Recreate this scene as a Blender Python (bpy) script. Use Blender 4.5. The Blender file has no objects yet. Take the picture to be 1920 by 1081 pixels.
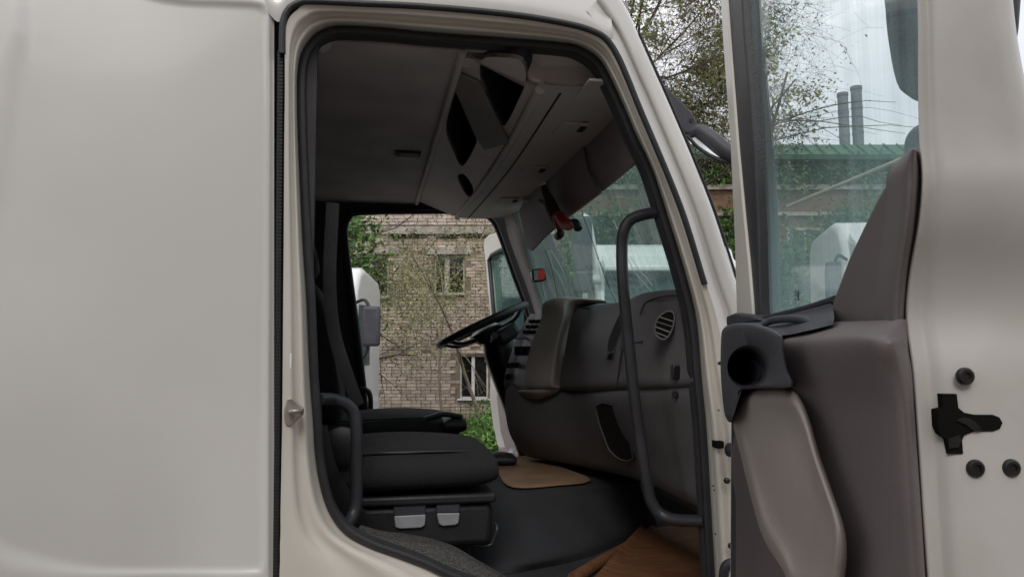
import bpy, bmesh, math, random
from mathutils import Vector, Matrix
from mathutils.geometry import tessellate_polygon
V = Vector
random.seed(7)
SC = bpy.context.scene
COL = SC.collection
# ------------------------------------------------------------------ camera
F = 1400.0                       # focal length in photo pixels (1920 wide)
YAW, PITCH = math.radians(10.52), math.atan(110 / F)
CAM = V((0, 0, 2.2))
fw = V((math.sin(YAW) * math.cos(PITCH), math.cos(YAW) * math.cos(PITCH), math.sin(PITCH)))
rt = V((math.cos(YAW), -math.sin(YAW), 0))
up = rt.cross(fw)
fh = V((math.sin(YAW), math.cos(YAW), 0))
cd = bpy.data.cameras.new('camera')
cam = bpy.data.objects.new('camera', cd)
COL.objects.link(cam)
cam.location = CAM
cam.rotation_euler = (math.pi / 2 + PITCH, 0, -YAW)
cd.sensor_width = 36
cd.lens = F / 1920 * 36
cd.clip_start = .02
cd.clip_end = 3000
SC.camera = cam
# ------------------------------------------------------------------ sky, sun, exposure
W = bpy.data.worlds.new('World')
SC.world = W
W.use_nodes = True
nt = W.node_tree
nt.nodes.clear()
wo = nt.nodes.new('ShaderNodeOutputWorld')
bg = nt.nodes.new('ShaderNodeBackground')
sky = nt.nodes.new('ShaderNodeTexSky')
sky.sky_type = 'NISHITA'
sky.sun_disc = False
SUN_EL, SUN_AZ = math.radians(46), math.radians(196)
sky.sun_elevation = SUN_EL
sky.sun_rotation = SUN_AZ
tc = nt.nodes.new('ShaderNodeTexCoord')
mp = nt.nodes.new('ShaderNodeMapping')
mp.inputs['Scale'].default_value = (1, 1, 2.2)
cl = nt.nodes.new('ShaderNodeTexNoise')
cl.inputs['Scale'].default_value = 2.6
cl.inputs['Detail'].default_value = 6
cl.inputs['Roughness'].default_value = .55
cr = nt.nodes.new('ShaderNodeValToRGB')
cr.color_ramp.elements[0].position = .32
cr.color_ramp.elements[0].color = (7.3, 7.6, 8.2, 1)
cr.color_ramp.elements[1].position = .62
cr.color_ramp.elements[1].color = (9.9, 9.95, 10.0, 1)
mx = nt.nodes.new('ShaderNodeMixRGB')
mx.inputs[0].default_value = .93
L = nt.links.new
L(tc.outputs['Generated'], mp.inputs['Vector'])
L(mp.outputs['Vector'], cl.inputs['Vector'])
L(cl.outputs['Fac'], cr.inputs['Fac'])
L(sky.outputs['Color'], mx.inputs[1])
L(cr.outputs['Color'], mx.inputs[2])
L(mx.outputs['Color'], bg.inputs['Color'])
bg.inputs['Strength'].default_value = .1
L(bg.outputs['Background'], wo.inputs['Surface'])
sd = bpy.data.lights.new('sun', 'SUN')
sd.energy = 1.0
sd.angle = math.radians(25)
sd.color = (1, .96, .9)
so = bpy.data.objects.new('sun', sd)
COL.objects.link(so)
# towards the sun: sky rotation is clockwise from +Y
sdir = V((math.sin(SUN_AZ) * math.cos(SUN_EL), math.cos(SUN_AZ) * math.cos(SUN_EL), math.sin(SUN_EL)))
so.rotation_euler = sdir.to_track_quat('Z', 'Y').to_euler()
so.location = (0, -5, 20)
SC.view_settings.view_transform = 'Standard'
SC.view_settings.look = 'None'
SC.view_settings.gamma = 1
SC.view_settings.exposure = .3
SC.view_settings.use_curve_mapping = False
SC.render.engine = 'CYCLES'
SC.cycles.use_denoising = True
SC.cycles.max_bounces = 10
SC.cycles.diffuse_bounces = 5
SC.cycles.transparent_max_bounces = 24
SC.cycles.sample_clamp_indirect = 6

# ------------------------------------------------------------------ placing: a photo pixel on a real plane of the place
def ray(px, py):
    return fw + rt * ((px - 960) / F) + up * ((540.5 - py) / F)
def onY(px, py, y):
    d = ray(px, py); return CAM + d * (y / d.y)
def onX(px, py, x):
    d = ray(px, py); return CAM + d * (x / d.x)
def onZ(px, py, z):
    d = ray(px, py); return CAM + d * ((z - CAM.z) / d.z)
def onP(px, py, p0, n):
    d = ray(px, py); return CAM + d * ((p0 - CAM).dot(n) / d.dot(n))
def atD(px, py, dist):
    d = ray(px, py); return CAM + d * (dist / d.dot(fh))

# ------------------------------------------------------------------ materials
MATS = {}
def mat(name, col, rough=.5, metal=0, var=.12, scale=6, bump=0, bscale=60, coat=0, spec=.5, col2=None, island=0, stretch=(1, 1, 1), detail=5, lo=.35, hi=.65):
    m = bpy.data.materials.new(name)
    m.use_nodes = True
    t = m.node_tree
    b = t.nodes['Principled BSDF']
    b.inputs['Roughness'].default_value = rough
    b.inputs['Metallic'].default_value = metal
    b.inputs['Coat Weight'].default_value = coat
    b.inputs['Coat Roughness'].default_value = .08
    b.inputs['Specular IOR Level'].default_value = spec
    co = t.nodes.new('ShaderNodeTexCoord')
    ma = t.nodes.new('ShaderNodeMapping')
    ma.inputs['Scale'].default_value = stretch
    t.links.new(co.outputs['Object'], ma.inputs['Vector'])
    n = t.nodes.new('ShaderNodeTexNoise')
    n.inputs['Scale'].default_value = scale
    n.inputs['Detail'].default_value = detail
    t.links.new(ma.outputs['Vector'], n.inputs['Vector'])
    r = t.nodes.new('ShaderNodeValToRGB')
    r.color_ramp.elements[0].position = lo
    r.color_ramp.elements[1].position = hi
    c1 = col2 if col2 else tuple(c * (1 - var) for c in col)
    r.color_ramp.elements[0].color = (*c1, 1)
    r.color_ramp.elements[1].color = (*(min(1, c * (1 + (0 if col2 else var * .5))) for c in col), 1)
    t.links.new(n.outputs['Fac'], r.inputs['Fac'])
    outc = r.outputs['Color']
    if island:
        g = t.nodes.new('ShaderNodeNewGeometry')
        oi = t.nodes.new('ShaderNodeObjectInfo')
        ad = t.nodes.new('ShaderNodeMath'); ad.operation = 'ADD'
        fr = t.nodes.new('ShaderNodeMath'); fr.operation = 'FRACT'
        t.links.new(g.outputs['Random Per Island'], ad.inputs[0])
        t.links.new(oi.outputs['Random'], ad.inputs[1])
        t.links.new(ad.outputs[0], fr.inputs[0])
        mr = t.nodes.new('ShaderNodeMapRange')
        mr.inputs['To Min'].default_value = 1 - island
        mr.inputs['To Max'].default_value = 1 + island
        t.links.new(fr.outputs[0], mr.inputs['Value'])
        hs = t.nodes.new('ShaderNodeHueSaturation')
        t.links.new(outc, hs.inputs['Color'])
        t.links.new(mr.outputs[0], hs.inputs['Value'])
        outc = hs.outputs['Color']
    t.links.new(outc, b.inputs['Base Color'])
    if bump:
        n2 = t.nodes.new('ShaderNodeTexNoise')
        n2.inputs['Scale'].default_value = bscale
        n2.inputs['Detail'].default_value = 4
        t.links.new(co.outputs['Object'], n2.inputs['Vector'])
        bp = t.nodes.new('ShaderNodeBump')
        bp.inputs['Strength'].default_value = bump
        bp.inputs['Distance'].default_value = .01
        t.links.new(n2.outputs['Fac'], bp.inputs['Height'])
        t.links.new(bp.outputs['Normal'], b.inputs['Normal'])
    MATS[name] = m
    return m
def glass(name, tint, dirt_sheen=.1, dirt_sheen_col=(.55, .62, .6), stretch=(6, 6, .8), rough=.02, dscale=3, dmax=.3, low=None):
    m = bpy.data.materials.new(name)
    m.use_nodes = True
    t = m.node_tree
    t.nodes.clear()
    o = t.nodes.new('ShaderNodeOutputMaterial')
    tr = t.nodes.new('ShaderNodeBsdfTransparent'); tr.inputs['Color'].default_value = (*tint, 1)
    gl = t.nodes.new('ShaderNodeBsdfGlossy'); gl.inputs['Roughness'].default_value = rough
    lw = t.nodes.new('ShaderNodeLayerWeight'); lw.inputs['Blend'].default_value = .5
    pw = t.nodes.new('ShaderNodeMath'); pw.operation = 'POWER'; pw.inputs[1].default_value = 5
    t.links.new(lw.outputs['Facing'], pw.inputs[0])
    fr = t.nodes.new('ShaderNodeMath'); fr.operation = 'MULTIPLY_ADD'; fr.inputs[1].default_value = .5; fr.inputs[2].default_value = .03
    t.links.new(pw.outputs[0], fr.inputs[0])
    m1 = t.nodes.new('ShaderNodeMixShader')
    t.links.new(fr.outputs[0], m1.inputs[0]); t.links.new(tr.outputs[0], m1.inputs[1]); t.links.new(gl.outputs[0], m1.inputs[2])
    df = t.nodes.new('ShaderNodeBsdfDiffuse'); df.inputs['Color'].default_value = (*dirt_sheen_col, 1)
    tl = t.nodes.new('ShaderNodeBsdfTranslucent'); tl.inputs['Color'].default_value = (*dirt_sheen_col, 1)
    m2 = t.nodes.new('ShaderNodeMixShader'); m2.inputs[0].default_value = .5
    t.links.new(df.outputs[0], m2.inputs[1]); t.links.new(tl.outputs[0], m2.inputs[2])
    co = t.nodes.new('ShaderNodeTexCoord'); ma = t.nodes.new('ShaderNodeMapping'); ma.inputs['Scale'].default_value = stretch
    n = t.nodes.new('ShaderNodeTexNoise'); n.inputs['Scale'].default_value = dscale; n.inputs['Detail'].default_value = 6; n.inputs['Roughness'].default_value = .65
    t.links.new(co.outputs['Object'], ma.inputs[0]); t.links.new(ma.outputs[0], n.inputs['Vector'])
    mr = t.nodes.new('ShaderNodeMapRange')
    mr.inputs['From Min'].default_value = .4; mr.inputs['From Max'].default_value = .75
    mr.inputs['To Min'].default_value = dirt_sheen; mr.inputs['To Max'].default_value = dmax
    t.links.new(n.outputs['Fac'], mr.inputs[0])
    fac = mr.outputs[0]
    if low:
        sp = t.nodes.new('ShaderNodeSeparateXYZ'); t.links.new(co.outputs['Object'], sp.inputs[0])
        lr = t.nodes.new('ShaderNodeMapRange'); lr.interpolation_type = 'SMOOTHSTEP'
        lr.inputs['From Min'].default_value = low[0]; lr.inputs['From Max'].default_value = low[1]
        lr.inputs['To Min'].default_value = low[2]; lr.inputs['To Max'].default_value = 0
        t.links.new(sp.outputs['Z'], lr.inputs[0])
        sm_ = t.nodes.new('ShaderNodeMath'); sm_.operation = 'ADD'; sm_.use_clamp = True
        t.links.new(fac, sm_.inputs[0]); t.links.new(lr.outputs[0], sm_.inputs[1]); fac = sm_.outputs[0]
    m3 = t.nodes.new('ShaderNodeMixShader')
    t.links.new(fac, m3.inputs[0]); t.links.new(m1.outputs[0], m3.inputs[1]); t.links.new(m2.outputs[0], m3.inputs[2])
    t.links.new(m3.outputs[0], o.inputs['Surface'])
    MATS[name] = m
    return m

mat('white_paint', (.62, .604, .582), .3, var=.05, scale=1.7, coat=1.0, detail=9, bump=.05, bscale=3.5)
mat('jamb_paint', (.64, .6, .54), .36, col2=(.6, .555, .49), scale=4, coat=.2, lo=.3, hi=.6)
mat('edge_paint', (.50, .48, .455), .45, col2=(.43, .41, .38), scale=7, coat=.1, lo=.3, hi=.55)
mat('rubber', (.022, .022, .026), .48, var=.25, scale=20, bump=.1, bscale=200)
mat('rubber_dull', (.012, .011, .011), .8, var=.2, scale=30)
mat('bar_black', (.028, .028, .033), .42, var=.2, scale=14, bump=.15, bscale=240)
mat('headliner', (.50, .455, .475), .95, var=.15, scale=5, bump=.25, bscale=300)
mat('dark_trim', (.032, .03, .032), .7, var=.2, scale=6, bump=.2, bscale=220)
mat('console_grey', (.53, .48, .475), .62, var=.1, scale=4, bump=.2, bscale=260)
mat('strut_grey', (.2, .18, .178), .7, var=.08, scale=4)
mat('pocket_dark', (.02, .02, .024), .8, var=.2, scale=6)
mat('visor_grey', (.27, .235, .24), .75, var=.08, scale=3, bump=.15, bscale=200)
mat('dash_grey', (.118, .108, .112), .5, var=.1, scale=5, bump=.09, bscale=330)
mat('dash_brown', (.30, .262, .24), .45, var=.1, scale=5, bump=.09, bscale=330)
mat('door_mauve', (.105, .087, .087), .5, var=.1, scale=4, bump=.09, bscale=330)
mat('door_beige', (.25, .215, .195), .6, var=.1, scale=5, bump=.09, bscale=330)
mat('slate_plastic', (.042, .043, .052), .5, var=.15, scale=8, bump=.2, bscale=320)
mat('switch_grey', (.19, .19, .22), .45, var=.12, scale=8)
mat('mirror_plastic', (.055, .055, .068), .5, var=.15, scale=8, bump=.15, bscale=200)
mat('seat_cloth', (.015, .0145, .0155), .85, var=.3, scale=9, bump=.4, bscale=420)
mat('seat_plastic', (.02, .02, .022), .5, var=.25, scale=9, bump=.15, bscale=200)
mat('label_grey', (.3, .3, .32), .5, var=.12, scale=25)
mat('carpet', (.12, .115, .108), .95, col2=(.04, .037, .035), scale=240, bump=.6, bscale=300, lo=.4, hi=.62)
mat('tunnel', (.022, .023, .027), .85, var=.25, scale=6, bump=.3, bscale=260)
mat('mat_brown', (.27, .165, .095), .8, col2=(.19, .115, .068), scale=8, bump=.3, bscale=200)
mat('lino', (.2, .086, .036), .6, col2=(.09, .038, .018), scale=5, stretch=(2, 14, 1), lo=.3, hi=.7, bump=.3, bscale=40)
mat('steel', (.4, .37, .33), .42, metal=.7, var=.25, scale=40)
mat('bolt', (.05, .048, .05), .35, metal=.7, var=.3, scale=40)
mat('chrome', (.7, .7, .7), .15, metal=1)
mat('black_gloss', (.012, .012, .014), .3, var=.2)
mat('hole_shade', (.007, .0065, .006), .9, spec=.1)  # near-black, the shade inside openings put into the colour
mat('red_toy', (.5, .03, .022), .6, var=.25, scale=30)
mat('red_dark', (.06, .02, .02), .7, var=.25, scale=30)
mat('red_reflection_paint', (.75, .06, .05), .35, var=.1)  # red reflection in the small mirror, as flat colour
mat('blue_cap', (.02, .03, .13), .4, var=.15)
mat('orange_cloth', (.35, .1, .03), .9, var=.4, scale=40)
mat('paper', (.75, .75, .76), .8, var=.08)
mat('far_trim', (.33, .27, .26), .6, var=.08, scale=4)
mat('crack', (.75, .85, .85), .35, var=.05)
mat('crack_dark', (.03, .05, .05), .5, var=.05)
mat('brick', (.54, .44, .37), .9, col2=(.42, .33, .27), scale=3, bump=.5, bscale=35, island=.22)
mat('brick_pale', (.62, .53, .47), .9, col2=(.5, .4, .34), scale=3, bump=.4, bscale=35, island=.12)
mat('mortar', (.27, .215, .165), .95, col2=(.16, .122, .092), scale=6, bump=.5)
mat('concrete', (.46, .42, .37), .92, col2=(.3, .265, .23), scale=5, bump=.5, bscale=25)
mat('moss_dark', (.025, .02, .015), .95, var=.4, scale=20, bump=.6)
mat('window_white', (.72, .71, .69), .5, var=.12, scale=8)
mat('window_old', (.6, .58, .52), .8, col2=(.3, .27, .22), scale=14)
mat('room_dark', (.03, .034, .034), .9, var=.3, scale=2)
mat('metal_green', (.05, .13, .075), .6, var=.25, scale=2)
mat('chimney', (.17, .195, .22), .5, var=.2, scale=.4)
mat('pole', (.3, .27, .2), .6, var=.2)
mat('ground', (.2, .18, .155), .95, col2=(.13, .115, .1), scale=.6, bump=.6, bscale=8)
mat('leaf_green', (.1, .19, .04), .6, var=.5, scale=.9, island=.45, col2=(.045, .1, .022))
mat('leaf_olive', (.27, .28, .11), .65, island=.4, scale=.8, col2=(.16, .18, .065))
mat('twig_pale', (.3, .25, .19), .9, var=.3, scale=8)
mat('leaf_bright', (.13, .26, .05), .6, island=.4, scale=1.2, col2=(.06, .15, .025))
mat('grass', (.11, .19, .04), .8, island=.4, scale=1.5, col2=(.06, .1, .025))
mat('seed', (.3, .23, .18), .8, island=.4, scale=1, col2=(.2, .15, .12))
mat('bark', (.13, .105, .085), .95, col2=(.06, .048, .04), scale=9, bump=.6)
mat('tire', (.02, .02, .02), .8, var=.2, scale=8, bump=.3)
mat('lorry_white', (.78, .78, .78), .3, var=.05, scale=1.5, coat=.4)
mat('lens', (.7, .72, .75), .15, var=.1, scale=20)
glass('screen_glass', (.72, .89, .84), .24, (.36, .54, .51), (9, 9, 1.2), dmax=.5)
glass('door_glass', (.955, .99, .985), .0, (.5, .69, .7), (13, 13, .8), dscale=2.4, dmax=.2, low=(2.3, 2.62, .24))
glass('far_glass', (.5, .68, .64), .1, (.3, .42, .42), (7, 7, .9), dmax=.28)
glass('pane_glass', (.45, .5, .5), .03, (.4, .42, .42), (1, 1, 1), dmax=.1)
glass('lorry_glass', (.25, .33, .35), .25, (.3, .44, .5), (1, 1, 1), dmax=.4)  # teal film colour stands in for the sky mirrored in the glass

# ------------------------------------------------------------------ object helpers
def link(o, parent=None):
    COL.objects.link(o)
    if parent is not None:
        o.parent = parent
        if parent.type == 'EMPTY':
            o.matrix_parent_inverse = parent.matrix_basis.inverted()
    return o
def thing(name, label, cat, loc, group=None, rz=0):
    o = bpy.data.objects.new(name, None)
    o.location = loc
    o.rotation_euler = (0, 0, rz)
    o['label'] = label; o['category'] = cat
    if group: o['group'] = group
    o.empty_display_size = .1
    COL.objects.link(o)
    return o
def tag(o, label, cat, group=None):
    o['label'] = label; o['category'] = cat
    if group: o['group'] = group
    return o
def mk(name, vs, fs, m, parent=None, smooth=False, bevel=0, seg=2, solid=0, subd=0, auto=None):
    me = bpy.data.meshes.new(name)
    me.from_pydata([tuple(v) for v in vs], [], fs)
    me.materials.append(MATS[m])
    bm = bmesh.new(); bm.from_mesh(me)
    bmesh.ops.recalc_face_normals(bm, faces=bm.faces)
    bm.to_mesh(me); bm.free()
    if smooth:
        for p in me.polygons: p.use_smooth = True
    if auto is not None:
        me.set_sharp_from_angle(angle=math.radians(auto))
    o = bpy.data.objects.new(name, me)
    link(o, parent)
    if solid:
        s = o.modifiers.new('solid', 'SOLIDIFY'); s.thickness = solid; s.offset = 0
    if bevel:
        b = o.modifiers.new('bevel', 'BEVEL'); b.width = bevel; b.segments = seg; b.limit_method = 'ANGLE'; b.angle_limit = math.radians(40)
        for p in me.polygons: p.use_smooth = True
        me.set_sharp_from_angle(angle=math.radians(50))
    if subd:
        s = o.modifiers.new('sub', 'SUBSURF'); s.levels = subd; s.render_levels = subd
    return o
def cat(pts, n=6, closed=False):
    """Catmull-Rom through points (any vectors)."""
    P = [V(p) for p in pts]
    N = len(P); out = []
    rng = N if closed else N - 1
    for i in range(rng):
        p1, p2 = P[i], P[(i + 1) % N]
        p0 = P[i - 1] if (closed or i > 0) else p1 * 2 - p2
        p3 = P[(i + 2) % N] if (closed or i < N - 2) else p2 * 2 - p1
        for k in range(n):
            t = k / n
            out.append(.5 * (2 * p1 + (p2 - p0) * t + (2 * p0 - 5 * p1 + 4 * p2 - p3) * t * t + (3 * p1 - p0 - 3 * p2 + p3) * t ** 3))
    if not closed: out.append(P[-1].copy())
    return out
def tube_geo(pts, r, seg=8, closed=False, caps=True, flat=1.0, flatdir=None):
    P = [V(p) for p in pts]; N = len(P)
    R = r if isinstance(r, (list, tuple)) else [r] * N
    vs, fs = [], []
    u = None
    for i in range(N):
        a = P[i - 1] if (i > 0 or closed) else P[i]
        b = P[(i + 1) % N] if (i < N - 1 or closed) else P[i]
        t = (b - a)
        if t.length < 1e-9: t = V((0, 0, 1))
        t.normalize()
        if u is None:
            h = flatdir if flatdir is not None else (V((0, 0, 1)) if abs(t.z) < .9 else V((1, 0, 0)))
            u = (h - t * h.dot(t)).normalized()
        else:
            h = flatdir if flatdir is not None else u
            u = (h - t * h.dot(t))
            if u.length < 1e-6: u = V((1, 0, 0))
            u.normalize()
        w = t.cross(u)
        for k in range(seg):
            an = 2 * math.pi * k / seg
            vs.append(P[i] + (u * math.cos(an) * flat + w * math.sin(an)) * R[i])
    for i in range(N if closed else N - 1):
        j = (i + 1) % N
        for k in range(seg):
            l = (k + 1) % seg
            fs.append((i * seg + k, i * seg + l, j * seg + l, j * seg + k))
    if caps and not closed:
        fs.append(tuple(range(seg - 1, -1, -1)))
        fs.append(tuple((N - 1) * seg + k for k in range(seg)))
    return vs, fs
def tube(name, pts, r, m, parent=None, seg=10, closed=False, n=0, flat=1.0, flatdir=None):
    if n:
        if isinstance(r, (list, tuple)): r = [v.x for v in cat([V((q, 0, 0)) for q in r], n, closed)]
        pts = cat(pts, n, closed)
    vs, fs = tube_geo(pts, r, seg, closed, True, flat, flatdir)
    return mk(name, vs, fs, m, parent, smooth=True, auto=60)
def prism_geo(outline, ext, holes=()):
    loops = [[V(p) for p in outline]] + [[V(p) for p in h] for h in holes]
    flat = [p for l in loops for p in l]
    tris = tessellate_polygon(loops)
    n = len(flat); E = V(ext)
    vs = flat + [p + E for p in flat]
    fs = [tuple(t) for t in tris] + [tuple(i + n for i in reversed(t)) for t in tris]
    o = 0
    for l in loops:
        k = len(l)
        for i in range(k):
            j = (i + 1) % k
            fs.append((o + i, o + j, o + j + n, o + i + n))
        o += k
    return vs, fs
def prism(name, outline, ext, m, parent=None, bevel=0, holes=(), seg=2):
    vs, fs = prism_geo(outline, ext, holes)
    o = mk(name, vs, fs, m, parent, bevel=bevel, seg=seg)
    if bevel:
        # coplanar fan edges must not be bevelled: merge them
        bm = bmesh.new(); bm.from_mesh(o.data)
        bmesh.ops.dissolve_limit(bm, angle_limit=math.radians(1), verts=[], edges=bm.edges)
        bm.to_mesh(o.data); bm.free()
        for p in o.data.polygons: p.use_smooth = True
        o.data.set_sharp_from_angle(angle=math.radians(50))
    return o
def surf(name, rows, m, parent=None, nu=4, nv=4, solid=0, smooth=True, auto=None):
    """smooth sheet through rows of points"""
    R = [cat(r, nu) for r in rows]
    C = [cat([r[j] for r in R], nv) for j in range(len(R[0]))]
    nc, nr = len(C), len(C[0])
    vs = [C[j][i] for i in range(nr) for j in range(nc)]
    fs = [(i * nc + j, i * nc + j + 1, (i + 1) * nc + j + 1, (i + 1) * nc + j) for i in range(nr - 1) for j in range(nc - 1)]
    return mk(name, vs, fs, m, parent, smooth=smooth, solid=solid, auto=auto)
def box_geo(c, s, rot=None):
    c = V(c); x, y, z = s[0] / 2, s[1] / 2, s[2] / 2
    vs = [V((a * x, b * y, d * z)) for a in (-1, 1) for b in (-1, 1) for d in (-1, 1)]
    if rot is not None: vs = [rot @ v for v in vs]
    vs = [v + c for v in vs]
    return vs, [(0, 1, 3, 2), (4, 6, 7, 5), (0, 4, 5, 1), (2, 3, 7, 6), (0, 2, 6, 4), (1, 5, 7, 3)]
def box(name, c, s, m, parent=None, bevel=0, rot=None, seg=2):
    vs, fs = box_geo(c, s, rot)
    return mk(name, vs, fs, m, parent, bevel=bevel, seg=seg)
def lathe(name, base, axis, prof, m, parent=None, seg=16, sx=1.0):
    """profile of (radius, height along axis)"""
    A = V(axis).normalized(); h = V((0, 0, 1)) if abs(A.z) < .9 else V((1, 0, 0))
    u = (h - A * h.dot(A)).normalized(); w = A.cross(u)
    vs, fs = [], []
    for r, z in prof:
        for k in range(seg):
            an = 2 * math.pi * k / seg
            vs.append(V(base) + A * z + (u * math.cos(an) + w * math.sin(an) * sx) * r)
    for i in range(len(prof) - 1):
        for k in range(seg):
            l = (k + 1) % seg
            fs.append((i * seg + k, i * seg + l, (i + 1) * seg + l, (i + 1) * seg + k))
    fs.append(tuple(range(seg))); fs.append(tuple((len(prof) - 1) * seg + k for k in range(seg)))
    return mk(name, vs, fs, m, parent, smooth=True, auto=40)
def pad(name, u0, u1, y0, y1, z0, z1, m, parent=None, rx=.06, crown=.02, e=2.6, n=18, sides=28, tilt=0):
    """upholstered block: superellipse sections along X, rounded ends and crowned top"""
    vs, fs = [], []
    cy, cz, hy, hz = (y0 + y1) / 2, (z0 + z1) / 2, (y1 - y0) / 2, (z1 - z0) / 2
    for i in range(n + 1):
        t = i / n
        x = u0 + (u1 - u0) * (.5 - .5 * math.cos(math.pi * t))
        q = min(x - u0, u1 - x) / rx
        k = 1 if q >= 1 else math.sqrt(max(0.0, 1 - (1 - q) ** 2)) * .45 + .55
        for j in range(sides):
            a = 2 * math.pi * j / sides
            c, s = math.cos(a), math.sin(a)
            yy = math.copysign(abs(c) ** (2 / e), c) * (hy - rx * .4 * (1 - k))
            zz = math.copysign(abs(s) ** (2 / e), s) * hz * k
            if zz > 0: zz += crown * (1 - (yy / hy) ** 2) * math.sin(math.pi * min(1, max(0, (x - u0) / (u1 - u0))))
            vs.append(V((x, cy + yy, cz + zz + tilt * (x - u0))))
    for i in range(n):
        for j in range(sides):
            l = (j + 1) % sides
            fs.append((i * sides + j, i * sides + l, (i + 1) * sides + l, (i + 1) * sides + j))
    fs.append(tuple(range(sides))); fs.append(tuple(n * sides + j for j in range(sides)))
    return mk(name, vs, fs, m, parent, smooth=True, auto=60)

# ================================================================== GROUND
gs = 400
g = mk('ground', [(-gs, -gs, 0), (gs, -gs, 0), (gs, gs, 0), (-gs, gs, 0)], [(0, 1, 2, 3)], 'ground')
g['kind'] = 'structure'

# ================================================================== THE TRUCK
D0 = 1.70                                   # near side of the cab
T = thing('truck', 'white truck cab with its doors open, showing the dark interior', 'truck', (0.3, 2.85, 0))

# ---- rear side panel with its embossed field
def sdf(p, poly):
    d = 1e9; inside = False
    n = len(poly)
    for i in range(n):
        a, b = poly[i], poly[(i + 1) % n]
        ex, ey = b[0] - a[0], b[1] - a[1]
        wx, wy = p[0] - a[0], p[1] - a[1]
        t = max(0, min(1, (wx * ex + wy * ey) / (ex * ex + ey * ey)))
        d = min(d, (wx - ex * t) ** 2 + (wy - ey * t) ** 2)
        if (a[1] > p[1]) != (b[1] > p[1]) and p[0] < ex * (p[1] - a[1]) / ey + a[0]: inside = not inside
    d = math.sqrt(d)
    return -d if inside else d
field = [tuple(p)[:2] for p in cat([(70, -60, 0), (300, -2, 0), (420, 7, 0), (482, 11, 0), (496, 24, 0), (497, 60, 0), (498, 300, 0), (495, 700, 0), (493, 1000, 0), (491, 1058, 0), (470, 1070, 0), (330, 1070, 0), (170, 1070, 0), (70, 1056, 0), (0, 1036, 0), (-60, 980, 0), (-90, 800, 0), (-50, 500, 0), (0, 320, 0), (40, 60, 0)], 4, True)]
def sm(a, b, x):
    t = max(0, min(1, (x - a) / (b - a))); return t * t * (3 - 2 * t)
xs = [-420 + 12 * i for i in range(30)] + [-60 + 7 * i for i in range(69)] + [427 + 3.0 * i for i in range(30)]
ys = [-160 + 14 * i for i in range(8)] + [-44 + 4 * i for i in range(26)] + [62 + 14 * i for i in range(64)] + [960 + 5 * i for i in range(40)] + [1165, 1190, 1240, 1330, 1500, 1800]
vs, fs = [], []
for y in ys:
    for x in xs:
        s = sdf((x, y), field)
        left = sm(300, -60, x)
        dep = D0 + (.005 + .006 * left) * sm(9 + 22 * left, -9 - 22 * left, s) - .0013 * math.exp(-((s - 5) / 6) ** 2) * (1 - left)
        dep += .012 * sm(500, 514, x)                       # rolls in towards the joint
        zc = onY(x, y, dep).z - 2.35
        dep += (.055 if zc > 0 else .12) * zc * zc * sm(505, 250, x)
        vs.append(onY(x, y, dep))
nx = len(xs)
for i in range(len(ys) - 1):
    for j in range(nx - 1):
        fs.append((i * nx + j, i * nx + j + 1, (i + 1) * nx + j + 1, (i + 1) * nx + j))
mk('side_panel', vs, fs, 'white_paint', T, smooth=True)
# the joint and its ribbed rubber
joint = [onY(x, y, D0 + .012) for x, y in ((526, 96), (525, 250), (523, 450), (522, 700), (520, 900), (518, 1100), (516, 1400))]
tube('joint_strip', joint, .0075, 'rubber_dull', T, seg=8, n=4)
rv, rf = [], []
for i in range(150):
    y = 104 + i * 6.6
    x = 526 - (y - 96) * .0085
    a, b = box_geo(onY(x, y, D0 + .0065), (.0105, .003, .0042))
    k = len(rv); rv += a; rf += [tuple(q + k for q in f) for f in b]
rib = mk('joint_rib', rv, rf, 'rubber', T); rib['kind'] = 'stuff'

# ---- door surround: sheet from the outer weatherstrip to the inner seal
pairs = [((525, 1230), (960, 1125)), ((524, 1160), (900, 1105)), ((524, 1100), (840, 1084)), ((524, 1075), (795, 1063)), ((525, 1050), (745, 1044)), ((525, 1022), (690, 1024)), ((526, 995), (645, 998)), ((526, 960), (616, 958)),
         ((527, 910), (600, 908)), ((528, 850), (591, 850)), ((529, 800), (588, 800)), ((530, 700), (581, 700)), ((531, 560), (575, 560)), ((532, 450), (568, 450)), ((533, 270), (560, 270)), ((534, 180), (558, 180)),
         ((534, 120), (559, 136)), ((534, 70), (566, 100)), ((540, 38), (583, 74)), ((556, 20), (604, 58)), ((582, 8), (638, 50)), ((680, 9), (720, 54)), ((800, 15), (800, 62)), ((955, 29), (950, 73)), ((1050, 43), (1048, 81)),
         ((1103, 56), (1087, 89)), ((1136, 74), (1122, 112)), ((1157, 104), (1143, 146)), ((1180, 153), (1170, 204)), ((1203, 210), (1192, 255)), ((1248, 318), (1222, 318)), ((1284, 408), (1250, 405)), ((1319, 517), (1281, 505)),
         ((1345, 600), (1304, 600)), ((1366, 715), (1315, 715)), ((1388, 810), (1324, 810)), ((1405, 950), (1332, 950)), ((1415, 1100), (1340, 1100)), ((1430, 1300), (1345, 1300))]
prof = [(0, 0), (.16, .004), (.34, .008), (.44, .026), (.56, .034), (.66, .03), (.78, .036), (.9, .074), (1, .085)]
rows = []
for t, dy in prof:
    rows.append([onY(a[0] + (b[0] - a[0]) * t, a[1] + (b[1] - a[1]) * t, D0 + dy) for a, b in pairs])
surf('door_surround', rows, 'jamb_paint', T, nu=5, nv=2)
seal_path = []
for a, b in pairs:
    seal_path.append(onY(b[0], b[1], D0 + .083))
cx = sum(p.x for p in seal_path) / len(seal_path)
cen = onY(930, 560, D0 + .083)
sp = cat(seal_path, 5)
sp2 = []
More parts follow.
